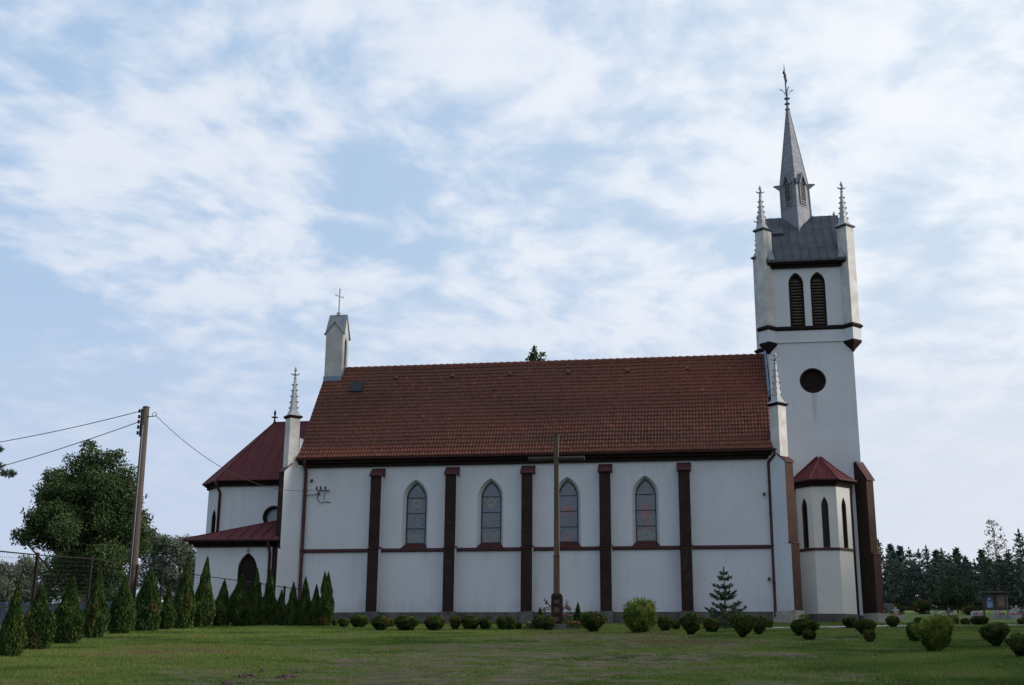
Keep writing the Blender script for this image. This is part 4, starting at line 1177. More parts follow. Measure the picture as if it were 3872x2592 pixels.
MT['thuja'] = tint_mat('thuja_leaves', (0.010, 0.022, 0.007), (0.13, 0.060, 0.022), 0.8, 0.12, 0.12, [(0.35, (0.022, 0.047, 0.012)), (0.62, (0.048, 0.086, 0.020)), (0.80, (0.085, 0.092, 0.026)), (0.9, (0.13, 0.070, 0.026))])
MT['globe'] = tint_mat('clipped_shrub_leaves', (0.014, 0.028, 0.009), (0.105, 0.058, 0.028), 0.8, 0.15, 0.15, [(0.35, (0.030, 0.055, 0.014)), (0.62, (0.078, 0.108, 0.025)), (0.80, (0.115, 0.095, 0.032)), (0.9, (0.105, 0.060, 0.028))])
MT['gold'] = tint_mat('yellow_green_shrub_leaves', (0.042, 0.078, 0.014), (0.31, 0.30, 0.065), 0.75, 0.15, 0.25, [(0.4, (0.105, 0.155, 0.028)), (0.7, (0.19, 0.225, 0.044))])
MT['pine'] = tint_mat('pine_needles', (0.034, 0.058, 0.049), (0.110, 0.140, 0.112), 0.85, 0.2, 0.0, [(0.5, (0.060, 0.092, 0.076))])  # needle tones lifted and blued so distance haze sits in the colour
MT['spruce'] = tint_mat('blue_green_needles', (0.020, 0.036, 0.024), (0.092, 0.118, 0.070), 0.8, 0.2, 0.0, [(0.5, (0.042, 0.064, 0.038))])
MT['leaf'] = tint_mat('broad_leaves', (0.022, 0.044, 0.018), (0.090, 0.122, 0.044), 0.8, 0.15, 0.2, [(0.5, (0.048, 0.078, 0.029))])
MT['mapleleaf'] = tint_mat('maple_leaves', (0.017, 0.036, 0.018), (0.052, 0.082, 0.034), 0.8, 0.15, 0.15)
MT['pale_leaf'] = tint_mat('grey_green_leaves', (0.070, 0.090, 0.070), (0.15, 0.17, 0.125), 0.8, 0.25, 0.15)
MT['birch_leaf'] = tint_mat('birch_leaves', (0.035, 0.045, 0.025), (0.125, 0.115, 0.055), 0.7, 0.25, 0.2)

def thuja_mesh(seed, bulge, double=False, dense=13000):
    """unit height, unit width column of scale-leaf sprays; bulge sets where it is widest"""
    rs = np.random.default_rng(seed)
    n = dense
    h = rs.random(n)**0.85
    a = rs.random(n)*2*math.pi
    u = np.clip((h-bulge)/(1-bulge), 0, 1)
    prof = np.where(h < bulge, 0.66+0.34*np.sin(h/bulge*math.pi/2), np.where(u < 0.5, 1-0.52*(u/0.5)**1.35, 0.48*np.clip((1-u)/0.5, 0, 1)**0.8))
    lump = 0.80+0.40*vnoise(a*1.6+seed*3.3, h*7+seed)+0.06*rs.normal(size=n)
    rad = 0.5*prof*lump*np.sqrt(0.45+0.55*rs.random(n))
    x, y, z = rad*np.cos(a), rad*np.sin(a), 0.01+0.97*h
    lean = 0.05*np.sin(h*3+seed)*h
    x = x+lean
    if double:
        up = h > 0.62
        x = x+np.where(up, np.where(rs.random(n) < 0.5, -0.10, 0.14), 0)
    D = np.stack([np.cos(a)*0.55, np.sin(a)*0.55, 0.9+0*a], 1)+rs.normal(size=(n, 3))*0.28
    t = 0.34+0.55*(vnoise(a*2.2+seed, h*9)-0.5)+rs.normal(0, 0.13, n)+0.10*(rad > 0.36*prof)
    br = vnoise(a*1.3+seed*7.7, h*4.2+seed*2.1)
    t = np.where((br > 0.84) & (h < 0.6) & (rs.random(n) < 0.6), 0.78+0.18*rs.random(n), np.clip(t, 0, 0.76))
    return leaf_mesh('crown', np.stack([x, y, z], 1), D, 0.036+0.022*rs.random(n), 0.034+0.026*rs.random(n), t, 'thuja', seed)

def globe_mesh(seed, mname='globe', n=6500, flare=0.0, brown=0.86, rough=0.3, spiky=0.0):
    """unit shrub: width 1, height 1, standing on z = 0; flare narrows the foot"""
    rs = np.random.default_rng(seed)
    d = unit(n, rs)
    a = np.arctan2(d[:, 1], d[:, 0]); el = d[:, 2]
    lump = 1-rough*0.5+rough*vnoise(a*1.9+seed*5.1, el*2.6+seed)+0.05*rs.normal(size=n)
    lump += spiky*np.clip(rs.normal(size=n), 0, 2)*np.clip(el+0.3, 0, 1)
    r = (0.42+0.58*rs.random(n)**0.4)*lump
    x, y, z = 0.5*r*d[:, 0], 0.5*r*d[:, 1], 0.5+0.5*r*d[:, 2]
    if flare:
        k = 1-flare*np.clip(1-z/0.75, 0, 1); x, y = x*k, y*k
    z = np.clip(z, 0.015, None)
    D = d*0.8+np.array([0, 0, 0.7])+rs.normal(size=(n, 3))*0.35
    t = 0.36+0.6*(vnoise(a*2.5+seed, el*4+seed*1.7)-0.5)+rs.normal(0, 0.13, n)+0.12*el  # upward-facing leaves get a paler tint, imitating light from above
    if mname != 'gold':
        br = vnoise(a*1.1+seed*9.7, el*2.0+seed*3.1)
        t = np.where(br > brown, 0.82+0.16*rs.random(n), np.clip(t, 0, 0.76))
    return leaf_mesh('foliage', np.stack([x, y, z], 1), D, (0.055+0.045*rs.random(n))*(0.55 if mname == 'gold' else 1), (0.06+0.045*rs.random(n))*(1.7 if mname == 'gold' else 1), t, mname, seed)

def stems_mesh(seed, top=0.5, spread=0.22):
    mb = MB(); r = random.Random(seed)
    for k in range(5):
        a = k*1.26+r.random()
        mb.tube([(0.03*math.cos(a), 0.03*math.sin(a), -0.08), (spread*0.5*math.cos(a), spread*0.5*math.sin(a), top*0.5), (spread*math.cos(a), spread*math.sin(a), top)], 0.028, 5, 0.012)
    return mb

def from_mb(mb, name, m):
    me = bpy.data.meshes.new(name); me.from_pydata(mb.v, [], mb.f); me.materials.append(MT[m]); me.update(); return me

def plant(name, x, y, w, h, crown, stem, label, cat, group, rz=0.0, cname='foliage', sname='stem', d=None):
    e = empty(name, (x, y, gz(x, y)-0.01), label, cat, group, rz)
    for nm, me in ((cname, crown), (sname, stem)):
        if me is None: continue
        o = obj(nm, me, e); o.scale = (w, d or w, h)
    return e

# ---- hedge of columnar thujas on the left
TH = [  # x, y, width, height, variant, label
 (-2.80, -35.48, .62, 1.90, 0, 'dark thuja conifer cut off by the left edge of the picture, nearest of the row'),
 (-4.19, -31.88, .95, 1.80, 1, 'broad squat thuja conifer, second of the row from the left edge'),
 (-5.77, -27.25, 1.0, 2.12, 2, 'wide based thuja conifer, third of the row from the left edge'),
 (-7.67, -21.8, .90, 2.52, 0, 'slim pointed thuja conifer, fourth of the row, in front of a fence post'),
 (-8.40, -18.34, 1.05, 2.24, 1, 'thuja conifer just left of the utility pole foot, fifth of the row'),
 (-8.98, -14.85, 1.2, 2.60, 3, 'wide full thuja conifer just right of the utility pole, sixth of the row'),
 (-8.74, -13.5, .72, 2.02, 2, 'short browning thuja conifer squeezed between two larger ones left of the annex'),
 (-9.40, -10.37, 1.05, 3.26, 0, 'tall dark thuja conifer at the left corner of the annex wall'),
 (-9.26, -8.5, 1.05, 3.32, 4, 'tall thuja conifer with orange brown patches, left of the annex door'),
 (-8.77, -7.4, .95, 2.24, 2, 'low thuja conifer between the tall orange patched one and the annex door'),
 (-8.03, -7.2, 1.05, 2.48, 3, 'bushy thuja conifer covering the left half of the annex door'),
 (-7.31, -7.2, .90, 2.78, 0, 'thuja conifer covering the right half of the annex door'),
 (-6.62, -7.2, .80, 2.74, 2, 'narrow thuja conifer in front of the nave corner drainpipe of the annex'),
 (-6.01, -7.2, .60, 1.78, 1, 'smallest thuja conifer of the row, in front of the corner buttress'),
 (-5.47, -7.2, .72, 2.12, 0, 'thuja conifer in front of the left end drainpipe of the nave'),
 (-4.90, -7.2, .76, 2.34, 2, 'pointed thuja conifer, third from the right end of the row'),
 (-4.36, -7.2, .66, 2.0, 1, 'thin thuja conifer beside the double tipped one at the right end'),
 (-3.89, -7.2, .74, 2.58, 5, 'dark double tipped thuja conifer ending the row on the right'),
 (-5.35, -31.2, .45, 1.5, 0, 'small dark thuja conifer half hidden between the first two of the row'),
]
TM = [thuja_mesh(11, 0.26), thuja_mesh(12, 0.34), thuja_mesh(13, 0.30), thuja_mesh(14, 0.42), thuja_mesh(17, 0.25), thuja_mesh(16, 0.35, True)]
tst = MB(); tst.tube([(0, 0, -0.05), (0.01, 0, 0.5), (0.03, 0, 0.9)], 0.03, 6, 0.008); TST = from_mb(tst, 'trunk', 'bark')
for i, (x, y, w, h, v, lab) in enumerate(TH):
    plant('thuja', x, y, w*0.96, h*0.97, TM[v], TST, lab, 'conifer', 'columnar thujas in a row along the fence', rz=i*1.7, cname='crown', sname='trunk')

# ---- rounded shrubs on the lawn
GM = {'a': globe_mesh(31, flare=0.35), 'b': globe_mesh(32, flare=0.25, brown=0.80), 'c': globe_mesh(33, flare=0.6, rough=0.4), 'd': globe_mesh(34, flare=0.2),
      'e': globe_mesh(35, flare=0.45, brown=0.55), 'f': globe_mesh(36, flare=0.75, brown=0.88, rough=0.45),
      'g': globe_mesh(37, 'gold', 9000, 0.25, rough=0.42, spiky=0.2), 'h': globe_mesh(38, 'gold', 8500, 0.55, rough=0.85, spiky=0.13)}
GST = from_mb(stems_mesh(5), 'stem', 'bark')
SH = [ # x, y, width, height, variant, label
 (-3.53, -6.83, .32, .34, 'd', 'tiny green shrub beside the last thuja at the foot of the nave'),
 (-2.68, -8.3, .60, .42, 'a', 'low green shrub just right of the thuja row, before the plinth'),
 (-1.48, -9.9, .88, .60, 'a', 'rounded green shrub below the first nave buttress from the left'),
 (0.31, -13.15, .88, .62, 'b', 'rounded shrub with an orange brown patch left of the second nave buttress'),
 (-0.17, -9.5, .42, .43, 'd', 'small dark shrub behind the low wide green one, left of the second buttress'),
 (1.57, -13.81, 1.10, .64, 'a', 'low wide green shrub in front of the first two stained windows'),
 (2.61, -13.45, .95, .64, 'b', 'rounded shrub flecked with brown below the second stained window'),
 (3.04, -11.36, .60, .60, 'e', 'brownish shrub, left of a tight trio left of the third buttress'),
 (3.75, -11.71, .90, .62, 'a', 'green shrub, middle and widest of a tight trio left of the third buttress'),
 (4.32, -11.34, .60, .53, 'd', 'small yellowish shrub, right of a tight trio left of the third buttress'),
 (5.12, -11.69, .60, .60, 'a', 'dark shrub, left half of the touching pair at the third buttress'),
 (5.57, -12.56, .58, .62, 'd', 'bright green smooth ball shrub at the third nave buttress'),
 (5.63, -10.78, .34, .32, 'd', 'tiny shrub tucked behind the bright ball shrub at the third buttress'),
 (6.52, -10.77, .60, .61, 'a', 'dark green shrub just left of the timber cross foot'),
 (7.04, -12.19, .74, .62, 'b', 'yellow green mottled shrub in front of the timber cross foot'),
 (9.06, -14.16, 1.18, .80, 'c', 'wide dark shrub right of the timber cross, before the fourth buttress'),
 (10.99, -15.66, 1.36, 1.2, 'g', 'large feathery yellow green shrub below the fourth stained window'),
 (11.82, -13.3, .67, .62, 'a', 'round green shrub touching the right side of the large yellow green one'),
 (12.19, -11.26, .44, .44, 'd', 'small dark shrub between two round ones left of the fifth buttress'),
 (12.94, -17.74, .88, .80, 'c', 'tall dark clipped shrub below the fifth nave buttress'),
 (13.63, -14.85, .74, .57, 'a', 'green shrub left of the young spruce foot'),
 (14.69, -20.24, 1.10, .85, 'f', 'big flaring dark shrub in front of the young spruce'),
 (15.33, -16.99, .76, .68, 'c', 'green shrub behind the right side of the big flaring one'),
 (15.98, -9.4, .40, .40, 'd', 'small dark shrub under the drainpipe at the nave right end'),
 (16.80, -18.93, 1.08, .62, 'a', 'dark spreading shrub before the tower stair turret, with a light tuft on top'),
 (16.64, -22.96, .50, .34, 'd', 'small neat ball shrub in front of the spreading one below the stair turret'),
 (19.31, -8.82, .70, .48, 'a', 'shrub at the right foot of the stair turret'),
 (18.97, -17.57, .92, .57, 'c', 'dark shrub before the big brown tower buttress'),
 (18.20, -25.34, .44, .40, 'e', 'small rusty brown shrub below the tower buttress'),
 (21.20, -7.59, .72, .49, 'e', 'brownish round shrub right of the tower buttress by the path'),
 (22.91, -3.32, .48, .36, 'd', 'small shrub on the path edge behind the golden shrub'),
 (24.24, -4.46, .54, .43, 'g', 'small yellow green shrub on the path edge right of the golden one'),
 (24.74, -4.47, .48, .34, 'd', 'small shrub left end of the clump below the notice board'),
 (25.0, -6.17, .86, .47, 'a', 'wide dark shrub below the notice board beside the path'),
 (19.10, -31.12, .98, .90, 'h', 'large golden yellow shrub with open branches, in the right lawn'),
 (19.55, -24.77, .52, .62, 'a', 'dark shrub half hidden behind the left side of the golden one'),
 (21.05, -28.52, .88, .66, 'f', 'dark flaring shrub with narrow foot right of the golden one'),
 (20.47, -34.0, .76, .56, 'f', 'dark shrub cut off by the right edge of the picture'),
 (27.12, -4.48, .48, .34, 'e', 'small brownish shrub at the right edge beside the path'),
]
for i, (x, y, w, h, v, lab) in enumerate(SH):
    plant('rounded_shrub', x, y, w*0.90, h*0.94, GM[v], GST, lab, 'shrub', 'rounded shrubs planted on the lawn', rz=i*2.3)
tuft = globe_mesh(39, 'gold', 700, 0.3, rough=0.5, spiky=0.2)
e = [o for o in COL.objects if o.get('label', '').startswith('dark spreading shrub')][0]
t = obj('light_tuft', tuft, e); t.scale = (.42, .42, .26); t.location = (.12, -.05, .52)

# small cone conifers by the cross
for i, (x, y, w, h, lab) in enumerate(((6.28, -8.88, .42, .92, 'tiny cone shaped conifer left of the timber cross'), (7.93, -8.87, .42, 1.15, 'tiny cone shaped conifer right of the timber cross'))):
    plant('dwarf_conifer', x, y, w, h, TM[2], TST, lab, 'conifer', 'tiny conifers flanking the cross', rz=i, cname='crown', sname='trunk')

# ---- needle trees
def conifer(seed, h, r, whorls, mname, m_bark='bark', up=0.25, needle=0.10, per=26, bare=0.12, nb=6, kink=0.12, tip=True, wn=0.32):
    """returns trunk mesh and crown mesh of a whorled conifer of height h and base radius r"""
    rs = np.random.default_rng(seed)
    tr = MB()
    tr.tube([(0, 0, -0.2), (0.01*h*rs.normal(), 0.01*h*rs.normal(), h*0.5), (0, 0, h*0.98)], [0.016*h+0.02, 0.011*h+0.012, 0.006], 7)
    C, D, T, Wd = [], [], [], []
    for k in range(whorls):
        t = bare+(0.97-bare)*(k+rs.random()*0.5)/whorls
        z0 = h*t
        rad = r*(1-t)**0.85/(1-bare)**0.85*(0.72+0.5*rs.random())+0.02*h*0.3
        for b in range(nb):
            a = 2*math.pi*(b+rs.random()*0.7)/nb+k*0.9
            L = rad*(0.65+0.55*rs.random())
            dx, dy = math.cos(a), math.sin(a)
            rise = up+0.25*t
            pts = [Vector((0, 0, z0)), Vector((dx*L*0.5, dy*L*0.5, z0+L*(rise*0.5-kink))), Vector((dx*L, dy*L, z0+L*rise))]
            tr.tube(pts, [0.010*h*(1-t)*0.5+0.006, 0.007*h*(1-t)*0.4+0.004, 0.003], 4)
            n = max(6, int(per*L/r*1.6)+5)
            s = 0.15+0.85*rs.random(n)**0.75
            px = np.where(s < 0.5, s*2, 1.0)
            P = np.array([(pts[0]*(1-q*2)+pts[1]*q*2) if q < 0.5 else (pts[1]*(2-q*2)+pts[2]*(q*2-1)) for q in s])
            side = rs.normal(size=(n, 3))*np.array([1, 1, 0.35])*L*0.13*(1.1-s)[:, None]+rs.normal(size=(n, 3))*needle*0.25
            C.append(P+side)
            D.append(np.stack([dx+0*s, dy+0*s, 0.35+0*s], 1)*0.8+rs.normal(size=(n, 3))*0.55+side*3)
            T.append(0.35+0.25*rs.random(n)+0.25*(s > 0.8)+0.1*rs.normal()+0*s)
    if tip:
        n = 24; s = rs.random(n)
        C.append(np.stack([rs.normal(size=n)*0.02*r, rs.normal(size=n)*0.02*r, h*(0.88+0.13*s)], 1)); D.append(np.stack([rs.normal(size=n)*0.3, rs.normal(size=n)*0.3, 1+0*s], 1)); T.append(0.5+0*s)
    C, D, T = np.concatenate(C), np.concatenate(D), np.concatenate(T)
    n = len(C)
    return from_mb(tr, 'trunk', m_bark), leaf_mesh('crown', C, D, needle*wn*(0.8+0.5*rs.random(n)), needle*(0.8+0.6*rs.random(n)), T, mname, seed)

def tree(name, x, y, meshes, label, cat, group=None, rz=0.0, s=1.0, sxy=None):
    e = empty(name, (x, y, gz(x, y)), label, cat, group, rz)
    for nm, me in zip(('trunk', 'crown'), meshes):
        o = obj(nm, me, e); o.scale = (sxy or s, sxy or s, s)
    return e

SPR = conifer(57, 2.5, 1.15, 9, 'spruce', up=0.16, needle=0.095, per=105, bare=0.05, nb=7, kink=0.16, wn=0.42)
tree('young_spruce', 14.2, -10.41, SPR, 'young blue green spruce with open whorls standing before the nave', 'spruce', rz=0.6)

# ---- broadleaf trees
def broadleaf(seed, h, clumps, mname, leaf=0.22, per=220, trunk_r=0.18, m_bark='bark', crad=0.9):
    """clumps: (x, y, z, radius) leaf masses; a limb runs from the trunk to each"""
    rs = np.random.default_rng(seed)
    tr = MB(); zb = min(c[2] for c in clumps)
    tr.tube([(0, 0, -0.3), (0.05*trunk_r, 0, h*0.25), (0.1, 0.05, h*0.55), (0, 0.1, h*0.85)], [trunk_r*1.25, trunk_r, trunk_r*0.6, trunk_r*0.15], 9)
    C, D, T = [], [], []
    for (x, y, z, r) in clumps:
        zs = max(h*0.12, z-math.hypot(x, y)*0.9-0.3*r)
        tr.tube([(0, 0, min(zs, h*0.8)), (x*0.45, y*0.45, zs+(z-zs)*0.45), (x, y, z)], [trunk_r*0.35, trunk_r*0.22, trunk_r*0.05], 5)
        n = int(per*r*r/ (crad*crad))
        d = unit(n, rs)
        a = np.arctan2(d[:, 1], d[:, 0])
        lump = 0.62+0.75*vnoise(a*2.0+x*3+seed, d[:, 2]*3.2+z*2)
        rad = r*lump*(0.25+0.75*rs.random(n)**0.55)
        P = d*rad[:, None]*np.array([1, 1, 0.82])+np.array([x, y, z])
        C.append(P); D.append(d*0.6+rs.normal(size=(n, 3))*0.7+np.array([0, 0, -0.15]))
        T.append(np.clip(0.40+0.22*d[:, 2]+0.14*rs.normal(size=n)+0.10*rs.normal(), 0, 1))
    C, D, T = np.concatenate(C), np.concatenate(D), np.concatenate(T); n = len(C)
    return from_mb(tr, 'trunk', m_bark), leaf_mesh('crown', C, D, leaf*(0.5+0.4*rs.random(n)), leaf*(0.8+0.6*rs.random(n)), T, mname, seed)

def crown_clumps(seed, n, cx, cz, rx, rz_, r0, r1, lower=0.0, pear=0.0):
    """clump centres spread through an ellipsoid, wider low down when pear > 0"""
    rs = random.Random(seed); out = []
    while len(out) < n:
        x, y, z = rs.uniform(-1, 1), rs.uniform(-1, 1), rs.uniform(-1, 1)
        if x*x+y*y+z*z > 1 or x*x+y*y+z*z < 0.10: continue
        k = 1+pear*(-z)
        out.append((cx+x*rx*k, y*rx*k, cz+z*rz_, rs.uniform(r0, r1)*(1-0.18*z)))
    return out

cl = crown_clumps(3, 105, 0.3, 6.0, 3.3, 4.3, 0.75, 1.3, pear=0.26)
cl += [(4.3, -1.0, 5.6, 0.65), (4.9, -0.8, 5.4, 0.5), (-4.2, 0, 5.2, 0.7), (-4.7, 0.2, 5.5, 0.4), (0.0, 0, 10.5, 0.8), (-0.2, 0, 11.2, 0.5), (-0.8, 0, 10.0, 0.9), (1.6, 0, 10.2, 0.8), (2.1, 0, 10.6, 0.4), (0.9, 0, 10.2, 0.7), (2.6, 0, 9.2, 0.9), (-2.2, 0, 9.0, 0.9), (-2.9, 0, 8.2, 0.8), (3.0, 0, 7.5, 1.0), (3.5, 0, 6.3, 1.1), (2.4, 0, 8.4, 1.0), (1.2, 0, 9.3, 1.1), (0, 0, 9.4, 1.2), (-1.2, 0, 8.8, 1.1), (0.8, -1, 8.0, 1.3), (-0.8, -1, 7.4, 1.3), (2.0, -1, 6.8, 1.3), (3.9, 0, 4.8, 1.0)]
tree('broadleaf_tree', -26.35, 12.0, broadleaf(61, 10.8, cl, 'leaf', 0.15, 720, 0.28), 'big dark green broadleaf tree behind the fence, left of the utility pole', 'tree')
# willow-like pale trees behind
for i, (x, y, sd, lab, hh) in enumerate(((-36.6, 45, 5, 'pale grey green tree right of the utility pole, left one of two', 7.9), (-34.1, 45, 6, 'pale grey green tree just left of the annex, right one of two', 7.7))):
    c = crown_clumps(sd, 26, 0, hh*0.55, 1.5, hh*0.42, 0.6, 1.0, pear=0.25)
    tree('pale_tree', x, y, broadleaf(70+i, hh, c, 'pale_leaf', 0.17, 560, 0.2), lab, 'tree', 'pale trees far behind the fence')
for i, (x, y, sd, lab, hh, rr) in enumerate(((-46, 40, 15, 'low grey green tree at the far left behind the fence', 4.5, 3.2), (-40.5, 42, 16, 'low rounded tree behind the fence under the big dark one', 4.2, 3.0), (-51, 44, 17, 'low spreading tree beyond the fence, at the left edge', 4.8, 3.4))):
    c = crown_clumps(sd, 30, 0, hh*0.55, rr, hh*0.45, 0.7, 1.1, pear=0.1)
    tree('low_tree', x, y, broadleaf(80+i, hh, c, 'pale_leaf' if i == 0 else 'leaf', 0.19, 420, 0.18), lab, 'tree', 'low trees behind the fence on the left')
tree('small_spruce', -22.4, 20.0, conifer(90, 4.8, 1.5, 13, 'spruce', up=0.0, needle=0.2, per=24, bare=0.05, nb=6), 'small spruce peeping out between the pale trees and the annex corner', 'spruce')
# tree behind the nave whose top rises above the ridge
c = crown_clumps(8, 34, 0, 12.0, 3.2, 5.4, 0.8, 1.3)+[(-0.1, 0, 17.6, 0.36), (0.35, 0, 17.25, 0.52), (-0.3, 0.2, 17.2, 0.45), (0.0, 0, 18.0, 0.15)]
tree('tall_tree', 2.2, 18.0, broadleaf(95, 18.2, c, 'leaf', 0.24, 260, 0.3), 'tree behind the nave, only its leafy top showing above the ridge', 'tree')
# pine at the left edge, only branch ends reach into view
def edge_pine():
    rs = np.random.default_rng(97)
    tr = MB(); tr.tube([(0, 0, -0.3), (0.05, 0, 5), (0, 0, 12)], [0.22, 0.17, 0.05], 8)
    C, D, T = [], [], []
    z0 = 1.0
    tips = [(1.35, 0.0, 9.45, 0.28), (1.95, 0.1, 8.55, 0.30), (2.7, 0.2, 7.35, 0.34), (2.0, 0.0, 7.7, 0.45), (1.5, 0.3, 7.6, 0.5), (1.45, 0.2, 4.1, 0.4), (1.5, 0, 8.6, 0.4), (1.1, 0, 9.6, 0.4), (0.2, 0, 11.5, 0.7)]
    for k in range(26):
        a = rs.random()*6.28; L = 0.6+0.9*rs.random(); tips.append((L*math.cos(a)-0.3, L*math.sin(a), 3.5+8*rs.random(), 0.55))
    for (x, y, z, r) in tips:
        tr.tube([(0, 0, z-0.5), (x*0.5, y*0.5, z-0.25), (x, y, z)], [0.06, 0.045, 0.015], 5)
        n = int(900*r); d = unit(n, rs)
        C.append(d*(r*rs.random(n)**0.5)[:, None]*np.array([1.2, 1, 0.55])+np.array([x, y, z])); D.append(d+np.array([0, 0, 0.4])); T.append(0.3+0.4*rs.random(n))
    C, D, T = np.concatenate(C), np.concatenate(D), np.concatenate(T)
    return from_mb(tr, 'trunk', 'bark'), leaf_mesh('crown', C, D, 0.05, 0.22, T, 'pine', 97)
tree('edge_pine', -22.75, -8.0, edge_pine(), 'dark pine outside the left edge, its branch tips reaching into the sky', 'pine')

# ---- pine wood on the right
PV = [conifer(101+i, 7.0, 1.9+0.2*(i % 3), 13, 'pine', up=0.35, needle=0.34, per=17, bare=0.10, nb=6, kink=0.05, wn=0.36) for i in range(5)]
PN = [(28.6, 10.5), (29.45, 9.35), (30.15, 8.7), (31.25, 9.75), (32.07, 9.6), (32.74, 9.9), (33.4, 8.7), (34.08, 9.65), (34.69, 9.2), (35.28, 9.1), (36.08, 9.0), (36.8, 8.7), (37.7, 8.9), (39.0, 9.2), (39.84, 9.5), (40.85, 11.25), (41.6, 10.3), (42.6, 10.6), (43.8, 10.0)]
ords = 'first second third fourth fifth sixth seventh eighth ninth tenth eleventh twelfth thirteenth fourteenth fifteenth sixteenth seventeenth eighteenth nineteenth'.split()
for i, (x, zt) in enumerate(PN):
    y = 55+((i*7) % 5)*0.8
    xx = 13.84+(x-13.84)*(y+64.03)/119.03
    zt = -3.13+(zt+3.13)*(y+64.03)/119.03
    hh = zt-gz(xx, y)
    lab = 'dark young pine at the wood edge, %s treetop counted rightwards from the tower buttress' % ords[i]
    if i == 15: lab = 'pine with a tall forked candle top near the right edge, behind the birch'
    tree('pine_tree', xx, y, PV[i % 5], lab, 'pine', 'pines along the edge of the wood', rz=i*1.3, s=hh/7.0, sxy=max(0.75, hh/7.0))
# depth of the wood behind the first trees
def wood(name, n_trees, bounds, hr, label, seed):
    C, D, T = [], [], []
    rs = np.random.default_rng(seed)
    tr = MB()
    for k in range(n_trees):
        x, y = rs.uniform(bounds[0], bounds[1]), rs.uniform(bounds[2], bounds[3])
        h = rs.uniform(*hr); z0 = gz(x, y); r = rs.uniform(1.3, 1.9)
        tr.tube([(x, y, z0), (x, y, z0+h)], 0.09, 5, 0.02)
        n = 420; t = rs.random(n)**0.9; a = rs.random(n)*6.28
        rad = r*(h/5.5)**0.5*(1-t)**0.8*(0.35+0.65*rs.random(n))*(0.7+0.6*np.abs(np.sin(t*22+k)))
        C.append(np.stack([x+rad*np.cos(a), y+rad*np.sin(a), z0+0.1+(h-0.0)*t], 1))
        D.append(np.stack([np.cos(a), np.sin(a), 0.6+0*a], 1)+rs.normal(size=(n, 3))*0.4); T.append(0.2+0.4*rs.random(n))
    C, D, T = np.concatenate(C), np.concatenate(D), np.concatenate(T)
    me = leaf_mesh(name, C, D, 0.26*hr[1]/6.4, 0.6*hr[1]/6.4, T, 'pine', seed+1)
    o = obj(name, me); tag(o, label, 'wood', kind='stuff')
wood('pine_wood', 150, (24, 95, 61, 84), (4.6, 6.4), 'dense dark mass of young pines filling the wood behind its edge', 140)
wood('added_shade_wood', 240, (52, 78, -48, 32), (10.5, 14.5), 'unseen pine wood added to the west to keep the low sun off the lawn', 145)  # unseen trees added to shade the lawn, leaving the tower top sunlit
# birch: thin, see-through crown
rs_ = random.Random(4)
c = [(rs_.uniform(-1, 1)*(1.35*(1-abs(t-0.45))), rs_.uniform(-1, 1)*1.0, 2.0+8.1*t, rs_.uniform(0.45, 0.75)*(1.1-0.55*t)) for t in [i/39 for i in range(40)]]
c += [(0.95, 0, 7.2, 0.5), (1.1, 0, 7.8, 0.35), (1.15, 0, 6.4, 0.5)]
bi = broadleaf(150, 10.2, c, 'birch_leaf', 0.20, 120, 0.11, 'birch_bark')
hb = 12.9-gz(39.1, 57)
tree('birch_tree', 39.15, 57.0, bi, 'slender birch with thin see-through crown rising above the pines', 'birch', s=hb/10.6)
# young maple in front of the pines
c = crown_clumps(12, 34, 0, 1.45, 1.7, 0.85, 0.30, 0.5, pear=0.1)
tree('young_maple', 30.6, 30.0, broadleaf(160, 2.5, c, MT['mapleleaf'] if 'mapleleaf' in MT else 'leaf', 0.15, 130, 0.06, crad=0.5), 'young broad crowned tree with light green leaves before the pine wood', 'tree')
WEED = globe_mesh(44, 'globe', 2200, 0.0, rough=1.0, brown=0.62, spiky=0.15)
for i, (x, y, h, w, lab) in enumerate(((25.6, 24, 0.9, 1.1, 'weedy yellowish bush at the foot of the pines, left one beside the car'), (27.6, 26, 1.2, 1.2, 'weedy yellowish bush at the foot of the pines, middle one'), (29.9, 22, 0.8, 1.0, 'weedy yellowish bush at the foot of the pines, under the young tree'))):
    plant('wild_bush', x, y, w, h*0.75, WEED, GST, lab, 'bush', 'wild bushes at the wood edge', rz=i)
#VEGEND

